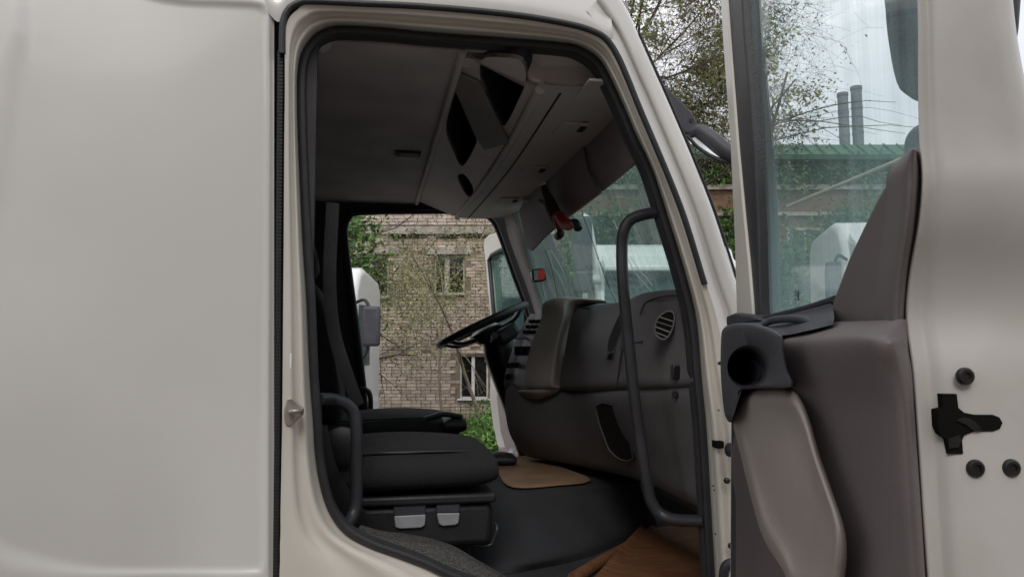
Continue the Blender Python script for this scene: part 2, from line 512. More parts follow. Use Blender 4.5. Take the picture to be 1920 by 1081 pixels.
for i, p in enumerate(sp):
    a, b = sp[max(0, i - 1)], sp[min(len(sp) - 1, i + 1)]
    t = (b - a).normalized(); nrm = V((t.z, 0, -t.x))
    sp2.append(p + nrm * .0095)
tube('door_seal', sp2, .0105, 'rubber', T, seg=12)
# inner trim behind the seal
rows = []
for off, dy in ((.004, .083), (.014, .10), (.017, .125), (.0, .15)):
    r = []
    for i, p in enumerate(sp):
        a, b = sp[max(0, i - 1)], sp[min(len(sp) - 1, i + 1)]
        t = (b - a).normalized(); nrm = V((t.z, 0, -t.x))
        r.append(V((p.x, D0 + dy, p.z)) + nrm * off)
    rows.append(r)
surf('opening_trim', rows, 'dark_trim', T, nu=1, nv=2)
# outer weatherstrip
ws = [(529, 101), (529, 70), (531, 40), (541, 18), (560, 6), (585, 3), (680, 7), (800, 13), (955, 27), (1060, 44), (1110, 58), (1137, 74), (1158, 105), (1178, 150), (1200, 205), (1248, 318), (1283, 408), (1318, 522), (1321, 531)]
tube('weatherstrip', [onY(x, y, D0 - .002) for x, y in ws], .0076, 'rubber', T, seg=10, n=6)
# roof side above the weatherstrip
top = [((500, 20), (470, -200)), ((518, 40), (490, -200)), ((530, 37), (510, -200)), ((541, 18), (530, -200)), ((560, 6), (560, -200)), ((585, 3), (590, -200)), ((680, 7), (680, -190)), ((800, 13), (800, -180)), ((955, 27), (950, -150)), ((1060, 44), (1040, -120)), ((1110, 58), (1090, -100)), ((1137, 74), (1125, -80)), ((1150, 70), (1135, -70))]
rows = []
for t, dy in ((0, .001), (.08, -.001), (.2, .002), (.5, .03), (1, .12)):
    rows.append([onY(a[0] + (b[0] - a[0]) * t, a[1] + (b[1] - a[1]) * t, D0 + dy) for a, b in top])
surf('roof_side', rows, 'white_paint', T, nu=4, nv=3)
# A-pillar outside, wrapping round towards the windscreen
pil = [((1100, 20), (1150, -30)), ((1128, 56), (1180, 20)), ((1148, 84), (1197, 60)), ((1180, 155), (1228, 130)), ((1202, 205), (1255, 190)), ((1250, 318), (1304, 305)), ((1286, 408), (1341, 400)), ((1321, 522), (1380, 520)), ((1345, 600), (1415, 610)), ((1366, 715), (1450, 720)), ((1388, 810), (1480, 810)), ((1405, 950), (1510, 950)), ((1415, 1100), (1530, 1100)), ((1430, 1300), (1540, 1300))]
rows = []
for t, dy in ((0, 0), (.2, .008), (.38, .009), (.47, -.001), (.7, .0), (.93, .008)):
    rows.append([onY(a[0] + (b[0] - a[0]) * t, a[1] + (b[1] - a[1]) * t, D0 + dy) for a, b in pil])
for du, dy in ((.012, .03), (.03, .09)):
    rows.append([onY(b[0], b[1], D0 + .008) + V((du, dy, 0)) for a, b in pil])
surf('front_pillar', rows, 'white_paint', T, nu=4, nv=3)
tube('screen_edge', [onY(b[0] + 2, b[1], D0 + .014) + V((.004, .01, 0)) for a, b in pil[2:8]], .0035, 'rubber', T, n=4)
# hinge pillar fittings
box('check_slot', onY(1346, 832, D0 + .03), (.02, .03, .018), 'hole_shade', T, bevel=.003)
lathe('check_buffer', onY(1366, 842, D0 - .01), (.3, -1, 0), [(.01, 0), (.017, .004), (.018, .022), (.012, .03)], 'rubber', T)
for x, y in ((1362, 900), (1370, 1022), (1349, 680)):
    lathe('pillar_bolt', onY(x, y, D0 + .012), (0, -1, 0), [(.008, 0), (.0078, .006), (.004, .009)], 'bolt', T, seg=8)
for x, y in ((1335, 622), (1332, 645), (1337, 910), (1339, 918), (1347, 768), (1341, 1000)):
    lathe('paint_chip', onY(x, y, D0 + .034), (0, -1, 0), [(.0022, 0), (.0015, .003)], 'bolt', T, seg=6)
# striker on the rear pillar
hexp = [(533, 768), (538, 747), (548, 744), (556, 752), (570, 764), (570, 776), (560, 784), (548, 797), (537, 797), (533, 785)]
st = prism('striker', [onY(x, y, D0 + .006) for x, y in hexp], (0, -.006, 0), 'steel', T, bevel=.002)
tube('striker_pin', [onY(545, 771, D0 + .0), onY(545, 771, D0 - .03), onY(562, 770, D0 - .03), onY(566, 770, D0 + .0)], .005, 'steel', st, n=4)
prism('sticker', [onY(x, y, D0 + .0065) for x, y in ((538, 662), (547, 662), (546, 690), (538, 690))], (0, -.001, 0), 'paper', T)

# ---- interior shell
FW = 3.95                                   # far side wall
CZ = 2.955                                  # headliner height
box('headliner', (-.27, 2.9, CZ + .02), (.98, 2.1, .04), 'headliner', T)
box('headliner', (.42, 2.9, 3.12), (.5, 2.05, .03), 'headliner', T)
box('cab_back', (-.78, 2.85, 2.3), (.04, 2.1, 2.0), 'dark_trim', T)
box('side_lining', (-.46, 1.80, 2.3), (.64, .03, 1.9), 'dark_trim', T)
box('cab_floor', (.25, 2.87, 1.53), (2.1, 2.2, .04), 'tunnel', T)
box('roof_panel', (-.05, 2.87, 3.19), (1.3, 2.05, .04), 'white_paint', T)
hole = [(652, 480), (648, 432), (655, 410), (675, 400), (780, 398), (875, 398), (905, 402), (924, 415), (937, 442), (963, 515), (985, 575), (1003, 640), (1020, 720), (1032, 800), (1032, 862), (1000, 900), (900, 908), (760, 908), (705, 885), (690, 800), (680, 700), (668, 600)]
hp = cat([onY(x, y, FW) for x, y in hole], 5, True)
outer = [V((-.78, FW, 1.3)), V((1.15, FW, 1.3)), V((1.15, FW, 2.3)), V((.9, FW, 2.95)), V((.8, FW, 3.14)), V((-.78, FW, 3.14))]
prism('far_side', outer, (0, .06, 0), 'dark_trim', T, holes=[hp])
tube('far_seal', [p + V((0, -.012, 0)) for p in hp], .013, 'rubber', T, seg=8, closed=True)
box('front_header', (.55, 2.9, 3.02), (.16, 2.0, .16), 'dark_trim', T, bevel=.03)
box('firewall', (1.19, 2.86, 1.86), (.04, 2.06, .68), 'tunnel', T)
box('dash_core', (.92, 2.8, 1.98), (.12, 1.8, .44), 'pocket_dark', T)
# panel plate and lamp on the headliner, far end
pl = [onY(x, y, FW - .004) for x, y in ((785, 325), (843, 325), (845, 381), (787, 383))]
prism('access_plate', pl, (0, -.008, 0), 'dark_trim', T, bevel=.004)
lm = onZ(765, 286, CZ)
la = box('roof_lamp', lm + V((0, 0, -.012)), (.075, .045, .024), 'label_grey', T, bevel=.008)
box('lamp_bezel', lm + V((0, 0, -.003)), (.10, .065, .012), 'dark_trim', la, bevel=.004)
# headliner edge strip
tube('headliner_edge', [V((.215, 1.85, CZ - .002)), V((.215, 3.9, CZ - .002))], .012, 'console_grey', T, seg=8)
# ---- overhead console
BZ = 2.885
A_, B_ = onZ(1000, 128, BZ), onZ(887, 392, BZ)
ue = (A_.x + B_.x) / 2
def cons(px, py):                           # on the sloping rear face of the console
    n = V((.075, 0, .2)).normalized()
    return onP(px, py, V((ue, 2.5, BZ)), n)
NE, FE = 1.9, 3.9
face = [V((ue, NE, BZ)), V((ue, FE, BZ)), V((ue - .2, FE, BZ + .075)), V((ue - .2, NE, BZ + .075))]
pk1 = [cons(*p) for p in ((904, 112), (940, 108), (978, 116), (986, 152), (972, 188), (946, 236), (930, 215), (902, 152))]
pk2 = [cons(*p) for p in ((836, 244), (845, 200), (853, 172), (872, 205), (893, 248), (890, 276), (867, 312), (852, 288))]
pk3 = [cons(*p) for p in ((858, 330), (870, 327), (884, 345), (887, 360), (878, 368), (866, 352))]
nn = V((.075, 0, .2)).normalized()
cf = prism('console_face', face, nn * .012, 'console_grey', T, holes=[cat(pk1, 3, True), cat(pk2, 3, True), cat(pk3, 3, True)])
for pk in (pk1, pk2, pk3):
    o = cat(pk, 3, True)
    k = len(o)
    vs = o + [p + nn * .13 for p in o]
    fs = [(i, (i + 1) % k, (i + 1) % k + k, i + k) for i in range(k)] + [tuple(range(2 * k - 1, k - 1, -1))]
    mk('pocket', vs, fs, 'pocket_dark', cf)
# V-shaped strut
st1 = [cons(*p) for p in ((850, 150), (862, 132), (902, 150), (944, 238), (958, 262), (910, 276), (893, 250))]
prism('strut', [p - nn * .014 for p in st1], nn * .012, 'strut_grey', cf, bevel=.004)
# underside of the console: rounded rear edge, panel, front edge
rows = []
for dx, dz in ((-.012, .012), (-.002, -.002), (.03, -.006), (.16, -.004), (.3, .01), (.33, .03), (.34, .08)):
    rows.append([V((ue + dx * k_ + .02 * math.sin((y - NE) / (FE - NE) * math.pi), y, BZ + dz)) for y, k_ in ((1.845, .74), (2.0, .82), (2.3, .93), (2.8, 1), (3.4, 1), (FE - .02, .95))])
surf('console_underside', rows, 'console_grey', T, nu=4, nv=3)
for x, y in ((1100, 165), (1052, 240), (985, 318), (940, 375)):
    p = onZ(x, y, BZ - .006)
    fl = box('hatch', p + V((.03, 0, -.001)), (.085, .13, .008), 'console_grey', T, bevel=.003)
    box('latch', p + V((.06, -.02, -.006)), (.02, .05, .008), 'pocket_dark', fl, bevel=.002)
tube('console_groove', [V((ue + .055, NE, BZ - .0075)), V((ue + .075, 2.8, BZ - .0075)), V((ue + .055, FE, BZ - .0075))], .003, 'pocket_dark', T, n=6)
lathe('roof_speaker', onZ(873, 116, CZ - .002), (0, 0, -1), [(.03, 0), (.03, .004), (.024, .006), (.022, .002)], 'console_grey', T, seg=20)
# header lining between the seal and the console
hl_ = [((590, 80), (604, 100)), ((640, 62), (650, 84)), ((750, 66), (750, 88)), ((850, 75), (850, 97)), ((930, 82), (925, 108)), ((985, 88), (980, 122)), ((1030, 92), (1012, 146)), ((1075, 98), (1060, 143)), ((1115, 118), (1130, 134)), ((1136, 148), (1146, 160))]
rows = []
for t, y_ in ((0, 1.80), (.35, 1.84), (.8, 1.88), (1, 1.92), (1.0, 2.0)):
    rows.append([onY(a[0] + (b[0] - a[0]) * t, a[1] + (b[1] - a[1]) * t, y_) for a, b in hl_])
rows[-1] = [p + V((0, .05, .05)) for p in rows[-2]]
surf('header_lining', rows, 'console_grey', T, nu=4, nv=3)
prism('console_end', cat([onY(x, y, 1.862) for x, y in ((975, 112), (988, 138), (1004, 152), (1060, 161), (1125, 163), (1152, 176), (1150, 150), (1122, 112), (1080, 94), (1030, 88))], 3, True), (0, .02, 0), 'console_grey', T, bevel=.006)
tube('console_lip', [V((ue - .004, 1.885, BZ - .004)), V((ue + .018, 2.8, BZ - .004)), V((ue - .004, FE - .02, BZ - .004))], .014, 'console_grey', cf, seg=10, n=8)
# ---- sun visors
XV = .69
vfar = [(972, 396), (984, 372), (1003, 352), (1019, 345), (1030, 385), (1043, 424), (1016, 448), (996, 470), (988, 466), (983, 440)]
vmid = [(1020, 337), (1048, 300), (1078, 258), (1090, 268), (1100, 318), (1124, 361), (1085, 391), (1046, 420), (1034, 385)]
vnear = [(1084, 262), (1105, 235), (1150, 178), (1190, 172), (1230, 240), (1225, 278), (1197, 300), (1127, 358), (1104, 318), (1092, 280)]
for i, (nm, pts) in enumerate((('sun_visor', vfar), ('sun_visor', vmid), ('sun_visor', vnear))):
    o = prism(nm, [onX(x, y, XV + .012 * i) for x, y in pts], (.012, 0, 0), 'visor_grey', T, bevel=.004)
for x, y in ((1124, 170), (1080, 243), (1013, 330), (985, 370)):
    p = onX(x, y, XV - .012)
    b = box('visor_clip', p, (.03, .035, .035), 'console_grey', T, bevel=.006)
    tube('clip_arm', [p, p + V((-.02, -.03, .012)), p + V((-.045, -.04, .02))], .007, 'console_grey', b, seg=6)
# ---- windscreen
def scr(y, z):
    return V((.865 + .13 * (1 - ((y - 2.8) / 1.0) ** 2) - (z - 2.36) * (.43 - .13 * (y - 1.8) / 2), y, z))
rows = [[scr(1.84 + 1.97 * j / 8, 2.15 + .83 * i / 4) for j in range(9)] for i in range(5)]
WS = surf('windscreen', rows, 'screen_glass', T, nu=3, nv=2)
def onscr(px, py):
    d = ray(px, py); lo, hi = .8, 6.0
    for _ in range(40):
        m_ = (lo + hi) / 2; p = CAM + d * m_
        if p.x < scr(p.y, p.z).x: lo = m_
        else: hi = m_
    return CAM + d * (lo - .006)
for pts in (((1028, 470), (1037, 500), (1050, 520), (1060, 545), (1068, 572)), ((1032, 468), (1046, 490), (1058, 515), (1063, 540), (1072, 572)), ((1117, 478), (1130, 500), (1136, 525), (1150, 552), (1160, 572)), ((1178, 485), (1190, 510), (1205, 527), (1216, 540), (1230, 555)), ((1182, 480), (1200, 508), (1212, 520), (1222, 535)), ((1150, 412), (1155, 424), (1158, 430))):
    tube('crack', [onscr(*p) for p in pts], .0011, 'crack', WS, seg=5, n=5)
for pts in (((1022, 468), (1036, 510), (1048, 572)), ((1090, 395), (1110, 450), (1135, 520), (1158, 572))):
    tube('crack', [onscr(*p) for p in pts], .0016, 'crack_dark', WS, seg=5, n=5)
# far A-pillar lining
rows = [[onY(940, 360, 3.9), onY(960, 372, 3.80), onY(985, 368, 3.72)], [onY(950, 430, 3.9), onY(966, 432, 3.80), onY(986, 430, 3.72)], [onY(966, 480, 3.9), onY(980, 480, 3.80), onY(1001, 478, 3.74)], [onY(992, 550, 3.9), onY(1006, 550, 3.80), onY(1024, 562, 3.75)], [onY(1010, 610, 3.9), onY(1025, 610, 3.80), onY(1046, 620, 3.75)]]
surf('pillar_lining', rows, 'console_grey', T, nu=4, nv=4)
tube('screen_trim', [onY(985, 440, 3.735), onY(1002, 490, 3.745), onY(1024, 566, 3.755), onY(1040, 610, 3.76)], .008, 'rubber', T, n=4)
# near pillar lining (behind the seal)
rows = [[onY(1140, 130, 1.80), onY(1150, 140, 1.87)], [onY(1205, 290, 1.80), onY(1200, 290, 1.87)], [onY(1270, 500, 1.80), onY(1262, 500, 1.87)], [onY(1302, 640, 1.80), onY(1292, 640, 1.87)]]
# little mirror on the far pillar, its red reflection painted on its face
mo = prism('blind_spot_mirror', cat([onY(x, y, 3.6) for x, y in ((999, 505), (1018, 502), (1022, 508), (1025, 522), (1018, 527), (1001, 527), (998, 516))], 3, True), (.0, .05, 0), 'black_gloss', T, bevel=.004)
prism('mirror_face', [onY(x, y, 3.597) for x, y in ((1001, 507), (1009, 506), (1009, 525), (1002, 525))], (0, -.001, 0), 'label_grey', mo)
prism('red_reflection', [onY(x, y, 3.596) for x, y in ((1009, 506), (1018, 504), (1022, 512), (1021, 523), (1009, 525))], (0, -.001, 0), 'red_reflection_paint', mo)
tube('mirror_stem', [onY(1021, 518, 3.64), onY(1028, 526, 3.68)], .008, 'black_gloss', mo)

# ---- dashboard
def P3(l): return [onY(*p) for p in l]
r0 = P3([(1078, 577, 2.85), (1110, 578, 2.68), (1165, 569, 2.3), (1200, 554, 2.07), (1240, 547, 1.94), (1290, 545, 1.815)])
rows = [[p + V((.3, .0, -.02)) for p in r0], [p + V((.12, .0, .004)) for p in r0], [p + V((.02, 0, .002)) for p in r0], r0,
        P3([(1070, 600, 2.815), (1105, 600, 2.62), (1165, 597, 2.24), (1200, 592, 2.05), (1246, 588, 1.92), (1297, 586, 1.80)]),
        P3([(1062, 640, 2.80), (1100, 640, 2.58), (1165, 640, 2.2), (1202, 640, 2.035), (1252, 640, 1.91), (1303, 640, 1.79)]),
        P3([(1054, 690, 2.79), (1097, 690, 2.56), (1165, 690, 2.185), (1204, 690, 2.02), (1256, 688, 1.90), (1308, 688, 1.785)]),
        P3([(1050, 728, 2.79), (1096, 730, 2.56), (1165, 728, 2.19), (1206, 726, 2.02), (1258, 724, 1.90), (1310, 720, 1.785)])]
rows.append([p + V((.06, .02, -.004)) for p in rows[-1]])
DS = surf('dashboard', rows, 'dash_grey', T, nu=5, nv=4)
rows = [P3([(948, 733, 2.97), (1050, 737, 2.80), (1100, 737, 2.57), (1165, 734, 2.2), (1208, 732, 2.03), (1258, 730, 1.91), (1310, 726, 1.795)])]
rows.insert(0, [p + V((.05, .02, .03)) for p in rows[0]])
rows += [P3([(950, 790, 3.0), (1045, 795, 2.79), (1100, 795, 2.58), (1165, 795, 2.24), (1210, 795, 2.06), (1262, 795, 1.93), (1313, 795, 1.80)]),
         P3([(965, 830, 3.05), (1045, 840, 2.82), (1105, 845, 2.62), (1170, 850, 2.32), (1215, 855, 2.12), (1268, 870, 1.96), (1316, 880, 1.82)]),
         P3([(1000, 858, 3.1), (1060, 868, 2.88), (1115, 880, 2.7), (1175, 893, 2.42), (1225, 910, 2.2), (1275, 935, 2.02), (1318, 955, 1.86)])]
rows.append([p + V((.2, .05, .03)) for p in rows[-1]])
surf('lower_dash', rows, 'dash_grey', T, nu=5, nv=4)
# square opening in the lower dash
op = [(1116, 762), (1150, 760), (1170, 800), (1188, 858), (1165, 862), (1145, 846), (1136, 828)]
opc = cat([onP(x, y, onY(1150, 800, 2.285), V((.82, .57, .0))) for x, y in op], 2, True)
rc = prism('dash_recess', opc, V((.03, .02, 0)), 'hole_shade', DS, bevel=0)
tube('recess_rim', opc, .004, 'dark_trim', DS, seg=6, closed=True)
# vent
vc = [(1228, 622), (1232, 600), (1246, 586), (1260, 584), (1265, 596), (1260, 618), (1250, 634), (1238, 634)]
vn0 = V((-.62, -.78, .06)).normalized()
v0 = onY(1246, 610, 1.885)
vpts = cat([onP(x, y, v0, vn0) for x, y in vc], 4, True)
ve = prism('air_vent', vpts, -vn0 * .012, 'hole_shade', DS)
tube('vent_ring', vpts, .0028, 'dash_grey', ve, seg=6, closed=True)
for (x0, y0), (x1, y1) in (((1237, 594), (1264, 603)), ((1231, 603), (1262, 613)), ((1228, 612), (1257, 623)), ((1230, 623), (1252, 632))):
    a, b = onP(x0, y0, v0 + vn0 * .002, vn0), onP(x1, y1, v0 + vn0 * .002, vn0)
    tube('vent_slat', [a, b], .002, 'dash_grey', ve, seg=6)
# slot with socket, switch and knob
sl = cat([onP(x, y, onY(1155, 620, 2.225), V((.8, .6, 0))) for x, y in ((1141, 655), (1143, 636), (1156, 604), (1166, 586), (1168, 606), (1156, 640), (1147, 656))], 3, True)
prism('grip_slot', sl, V((-.004, -.004, 0)), 'pocket_dark', DS)
tube('slot_rim', sl, .003, 'dash_grey', DS, seg=6, closed=True)
box('socket', onY(1143, 667, 2.30), (.022, .03, .022), 'black_gloss', DS, bevel=.004)
box('switch', onY(1266, 697, 1.865), (.02, .022, .036), 'black_gloss', DS, bevel=.003)
lathe('knob', onY(1268, 739, 1.89), (-.6, -.8, 0), [(.009, 0), (.0095, .012), (.006, .016)], 'black_gloss', DS, seg=12)
# shut lines
tube('shut_line', [onY(1205, 640, 2.022), onY(1170, 650, 2.165), onY(1160, 700, 2.2), onY(1157, 727, 2.215)], .0022, 'pocket_dark', DS, seg=5, n=5)
tube('shut_line', [onY(1200, 590, 2.04), onY(1210, 568, 2.02), onY(1240, 556, 1.925), onY(1288, 552, 1.805)], .002, 'pocket_dark', DS, seg=5, n=5)
# instrument hood
rows = [
    P3([(1024, 563, 2.86), (1040, 559, 2.82), (1058, 560, 2.79), (1070, 564, 2.785), (1079, 571, 2.82)]),
    P3([(1014, 600, 2.85), (1034, 597, 2.81), (1050, 595, 2.775), (1059, 595, 2.765), (1067, 597, 2.80)]),
    P3([(998, 640, 2.85), (1020, 640, 2.805), (1038, 640, 2.77), (1047, 640, 2.76), (1055, 641, 2.795)]),
    P3([(985, 692, 2.85), (1009, 690, 2.80), (1030, 688, 2.765), (1040, 687, 2.757), (1049, 687, 2.79)]),
    P3([(985, 726, 2.85), (1008, 726, 2.80), (1029, 725, 2.765), (1039, 724, 2.757), (1048, 723, 2.79)])]
for r in rows: r.append(r[-1] + V((.05, .06, 0)))
rows.insert(0, [p + V((.14, 0, 0)) for p in rows[0]])
rows.append([p + V((.05, .03, 0)) for p in rows[-1]])
hood = surf('instrument_hood', rows, 'dash_brown', T, nu=4, nv=4, auto=50)
rows = [P3([(949, 731, 3.1), (985, 731, 2.86), (1012, 730, 2.80), (1047, 727, 2.775)]), P3([(950, 738, 3.1), (987, 742, 2.88), (1014, 743, 2.82), (1046, 734, 2.785)]), P3([(960, 747, 3.12), (992, 753, 2.95), (1018, 749, 2.88), (1040, 739, 2.83)])]
rows.insert(0, [p + V((.05, .03, .0)) for p in rows[0]])
surf('hood_foot', rows, 'dash_brown', T, nu=4, nv=4)
# switch panel facing the driver
pe = [(588, 997, 1021), (622, 975, 1010), (655, 962, 996), (691, 951, 986), (718, 945, 985), (729, 948, 985)]
rows = [[onY(l, y, 3.1) + V((.25, .1, 0)), onY(l, y, 3.1), onY(l * .67 + r * .33, y, 3.02), onY(l * .33 + r * .67, y, 2.94), onY(r + 1, y, 2.86)] for y, l, r in pe]
sw = surf('switch_panel', rows, 'switch_grey', T, nu=2, nv=4)
def onpanel(f, y, out=.006):
    for (y0, l0, r0_), (y1, l1, r1_) in zip(pe, pe[1:]):
        if y0 <= y <= y1: break
    k = (y - y0) / (y1 - y0)
    l, r = l0 + (l1 - l0) * k, r0_ + (r1_ - r0_) * k
    return onY(l + (r - l) * f, y, 3.1 - .24 * f - out)
RP = Matrix.Rotation(math.radians(-38), 3, 'Z')
for i in range(3):
    for f in (.3, .55, .8): box('rocker', onpanel(f, 602 + i * 10, .008), (.014, .034, .014), 'black_gloss', sw, bevel=.003, rot=RP)
box('visor_lip', onpanel(.5, 634), (.012, .2, .008), 'dash_grey', sw, bevel=.003, rot=RP)
for f in (.25, .45, .65, .85): box('rocker', onpanel(f, 657), (.014, .034, .036), 'black_gloss', sw, bevel=.003, rot=RP)
box('radio', onpanel(.5, 684), (.014, .16, .022), 'black_gloss', sw, bevel=.003, rot=RP)
lathe('panel_knob', onpanel(.25, 706, .0), (-.8, -.6, 0), [(.014, 0), (.012, .02)], 'black_gloss', sw, seg=12)
# black ledge on top of the dash, orange rag in the corner
prism('dash_ledge', P3([(1078, 577, 2.86), (1100, 570, 2.95), (1160, 567, 2.5), (1125, 578, 2.6)]), (0, 0, -.006), 'rubber', DS)
# ---- steering wheel
wc = onY(905, 609, 3.42)
wa = (onY(986, 572, 3.42) - onY(826, 646, 3.42)); wr = wa.length / 2
e1 = wa.normalized(); e2 = V((0, 1, 0)).cross(e1).cross(e1) * -1
vd = (wc - CAM).normalized()
e2 = ((vd - e1 * vd.dot(e1)).normalized() - V((0, 0, .045)))
e2 = (e2 - e1 * e2.dot(e1)).normalized()
wn = e1.cross(e2).normalized()
if wn.z < 0: wn = -wn
SWH = tube('steering_wheel', [wc + (e1 * math.cos(a) + e2 * math.sin(a)) * wr for a in (2 * math.pi * k / 40 for k in range(40))], .0165, 'bar_black', T, seg=10, closed=True)
hub = wc - wn * .05
lathe('hub', hub, wn, [(.05, -.03), (.075, 0), (.08, .02), (.06, .035)], 'black_gloss', SWH, seg=20)
for a in (.35, math.pi - .35, math.pi + .5, 2 * math.pi - .5):
    e = wc + (e1 * math.cos(a) + e2 * math.sin(a)) * (wr - .005)
    tube('spoke', [hub + (e - wc) * .25, hub + (e - wc) * .7 + wn * .01, e], [.028, .02, .014], 'black_gloss', SWH, seg=8, n=3, flat=.5, flatdir=wn)
tube('stalk', [hub - wn * .04, hub - wn * .03 - e2 * .12, hub - wn * .02 - e2 * .2], [.012, .012, .016], 'slate_plastic', SWH, seg=8, n=3)
# column cowl and boot
cw = [onY(930, 618, 3.42), onY(940, 655, 3.42), onY(955, 700, 3.42), onY(980, 760, 3.42), onY(1010, 840, 3.45), onY(1040, 900, 3.5)]
tube('steering_column', cw, [.06, .085, .085, .09, .1, .1], 'black_gloss', T, seg=16, n=4)
box('ignition_cowl', onY(950, 625, 3.36), (.11, .12, .07), 'slate_plastic', T, bevel=.02, rot=Matrix.Rotation(-.5, 3, 'Y'))

# ---- grab bars
tube('grab_bar', [onY(*p) for p in ((1244, 396, 1.79), (1212, 401, 1.84), (1184, 411, 1.87), (1170, 432, 1.88), (1166, 465, 1.89), (1168, 530, 1.89), (1178, 640, 1.9), (1194, 780, 1.9), (1214, 910, 1.9), (1224, 945, 1.9), (1242, 966, 1.89), (1270, 974, 1.86), (1322, 976, 1.80))], .0155, 'bar_black', T, seg=14, n=6)
tube('grab_bar', [onY(*p) for p in ((596, 748, 1.80), (622, 748, 1.86), (646, 755, 1.88), (662, 772, 1.89), (668, 800, 1.89), (669, 870, 1.89), (668, 940, 1.89), (660, 968, 1.88), (648, 985, 1.85), (636, 1000, 1.80))], .0148, 'bar_black', T, seg=14, n=6)
tube('grab_bar', [onY(*p) for p in ((676, 730, 3.9), (688, 731, 3.82), (694, 742, 3.8), (695, 765, 3.8), (694, 790, 3.8))], .013, 'bar_black', T, seg=10, n=5)

# ---- seats
def seat(dx, dy, dz):
    S = pad('seat_cushion', -.24 + dx, .345 + dx, 2.04 + dy, 2.56 + dy, 1.795 + dz, 1.905 + dz, 'seat_cloth', T, rx=.09, crown=.03, e=3.2, tilt=.02)
    box('seat_pan', (.055 + dx, 2.3 + dy, 1.787 + dz), (.57, .47, .026), 'seat_plastic', S, bevel=.008)
    box('seat_base', (.06 + dx, 2.3 + dy, 1.715 + dz), (.545, .44, .12), 'seat_plastic', S, bevel=.02)
    box('suspension', (.07 + dx, 2.32 + dy, 1.615 + dz), (.44, .36, .12), 'seat_plastic', S, bevel=.02)
    for yy in (2.085 + dy, 2.515 + dy):
        tube('seat_seam', [V((-.18 + dx, yy, 1.906 + dz)), V((0 + dx, yy, 1.913 + dz)), V((.2 + dx, yy, 1.914 + dz)), V((.29 + dx, yy + (.03 if yy < 2.3 + dy else -.03), 1.905 + dz)), V((.325 + dx, yy + (.06 if yy < 2.3 + dy else -.06), 1.885 + dz))], .004, 'seat_plastic', S, seg=6, n=4)
    # backrest, leaning back
    Bk = pad('backrest', -.06, .06, 2.05 + dy, 2.55 + dy, 1.86 + dz, 2.52 + dz, 'seat_cloth', T, rx=.055, crown=.0, e=4.5)
    R = Matrix.Translation(V((-.19 + dx, 0, 1.86 + dz))) @ Matrix.Rotation(math.radians(-11), 4, 'Y') @ Matrix.Translation(V((0, 0, -1.86 - dz)))
    Bk.data.transform(R)
    H = pad('headrest', -.05, .05, 2.17 + dy, 2.43 + dy, 2.54 + dz, 2.72 + dz, 'seat_cloth', Bk, rx=.045, e=3)
    H.data.transform(R)
    return S
S1 = seat(0, 0, 0)
S2 = seat(.03, 1.2, -.02)
# light adjuster labels on the near seat
for pts in (((738, 947), (798, 944), (798, 964), (738, 968)), ((818, 945), (862, 942), (862, 960), (818, 962))):
    prism('adjuster', [onY(x, y, 2.072) for x, y in pts], (0, .02, 0), 'slate_plastic', S1, bevel=.003)
for pts in (((739, 967), (798, 964), (797, 984), (790, 989), (750, 991), (741, 988)), ((819, 962), (862, 961), (860, 980), (854, 984), (830, 986), (823, 982))):
    prism('adjuster_flap', [onY(x, y, 2.07) for x, y in pts], (0, .02, 0), 'label_grey', S1, bevel=.003)
tube('slide_bar', [onY(*p) for p in ((870, 1018, 2.1), (915, 1022, 2.1), (926, 1010, 2.1), (932, 990, 2.1), (928, 980, 2.12))], .005, 'bar_black', S1, seg=8, n=5)
tube('slide_bar', [onY(*p) for p in ((815, 1008, 2.1), (870, 992, 2.1), (915, 984, 2.1))], .006, 'bar_black', S1, seg=8, n=5)
# recliner and belt gear beside the near seat
lathe('recliner', onY(640, 835, 2.04), (0, -1, 0), [(.05, 0), (.05, .02), (.035, .03)], 'seat_plastic', S1, seg=20)
box('belt_buckle', onY(664, 832, 2.02), (.02, .015, .04), 'chrome', S1, bevel=.004)
tube('seat_belt', [onY(*p) for p in ((624, 380, 1.95), (618, 520, 1.96), (626, 620, 1.98), (650, 700, 2.0), (672, 760, 2.03))], .017, 'seat_plastic', T, seg=8, n=5, flat=.12, flatdir=V((.3, -1, 0)))
tube('seat_belt', [onY(*p) for p in ((596, 800, 1.86), (615, 880, 1.9), (650, 940, 1.95), (690, 990, 2.0))], .022, 'seat_plastic', T, seg=8, n=5, flat=.12, flatdir=V((0, -1, .3)))
# control box at the front of the driver's seat
pad('seat_control', .30, .40, 3.2, 3.42, 1.83, 1.90, 'seat_plastic', S2, rx=.03, crown=.01)
tube('seat_lever', [V((.22, 3.22, 1.895)), V((.30, 3.22, 1.915)), V((.38, 3.24, 1.90))], .012, 'bar_black', S2, seg=8, n=4)

# ---- engine tunnel, floor, step edge
TZ, FZ = 1.72, 1.552
rows = [[onZ(860, 905, TZ), onZ(930, 907, TZ), onZ(1000, 915, TZ), (onZ(1110, 902, TZ)), onZ(1190, 890, TZ)],
        [onZ(860, 940, TZ - .03), onZ(930, 945, TZ - .03), onZ(1005, 950, TZ - .03), onZ(1115, 930, TZ - .03), onZ(1200, 915, TZ - .03)],
        [onZ(860, 1040, FZ + .04), onZ(935, 1040, FZ + .04), onZ(1000, 1040, FZ + .04), onZ(1110, 1012, FZ + .04), onZ(1225, 965, FZ + .04)],
        [onZ(860, 1066, FZ), onZ(930, 1075, FZ), (onZ(1000, 1066, FZ)), onZ(1110, 1040, FZ), onZ(1232, 984, FZ)]]
rows.insert(0, [p + V((0, .7, 0)) for p in rows[0]])
surf('engine_tunnel', rows, 'tunnel', T, nu=5, nv=4)
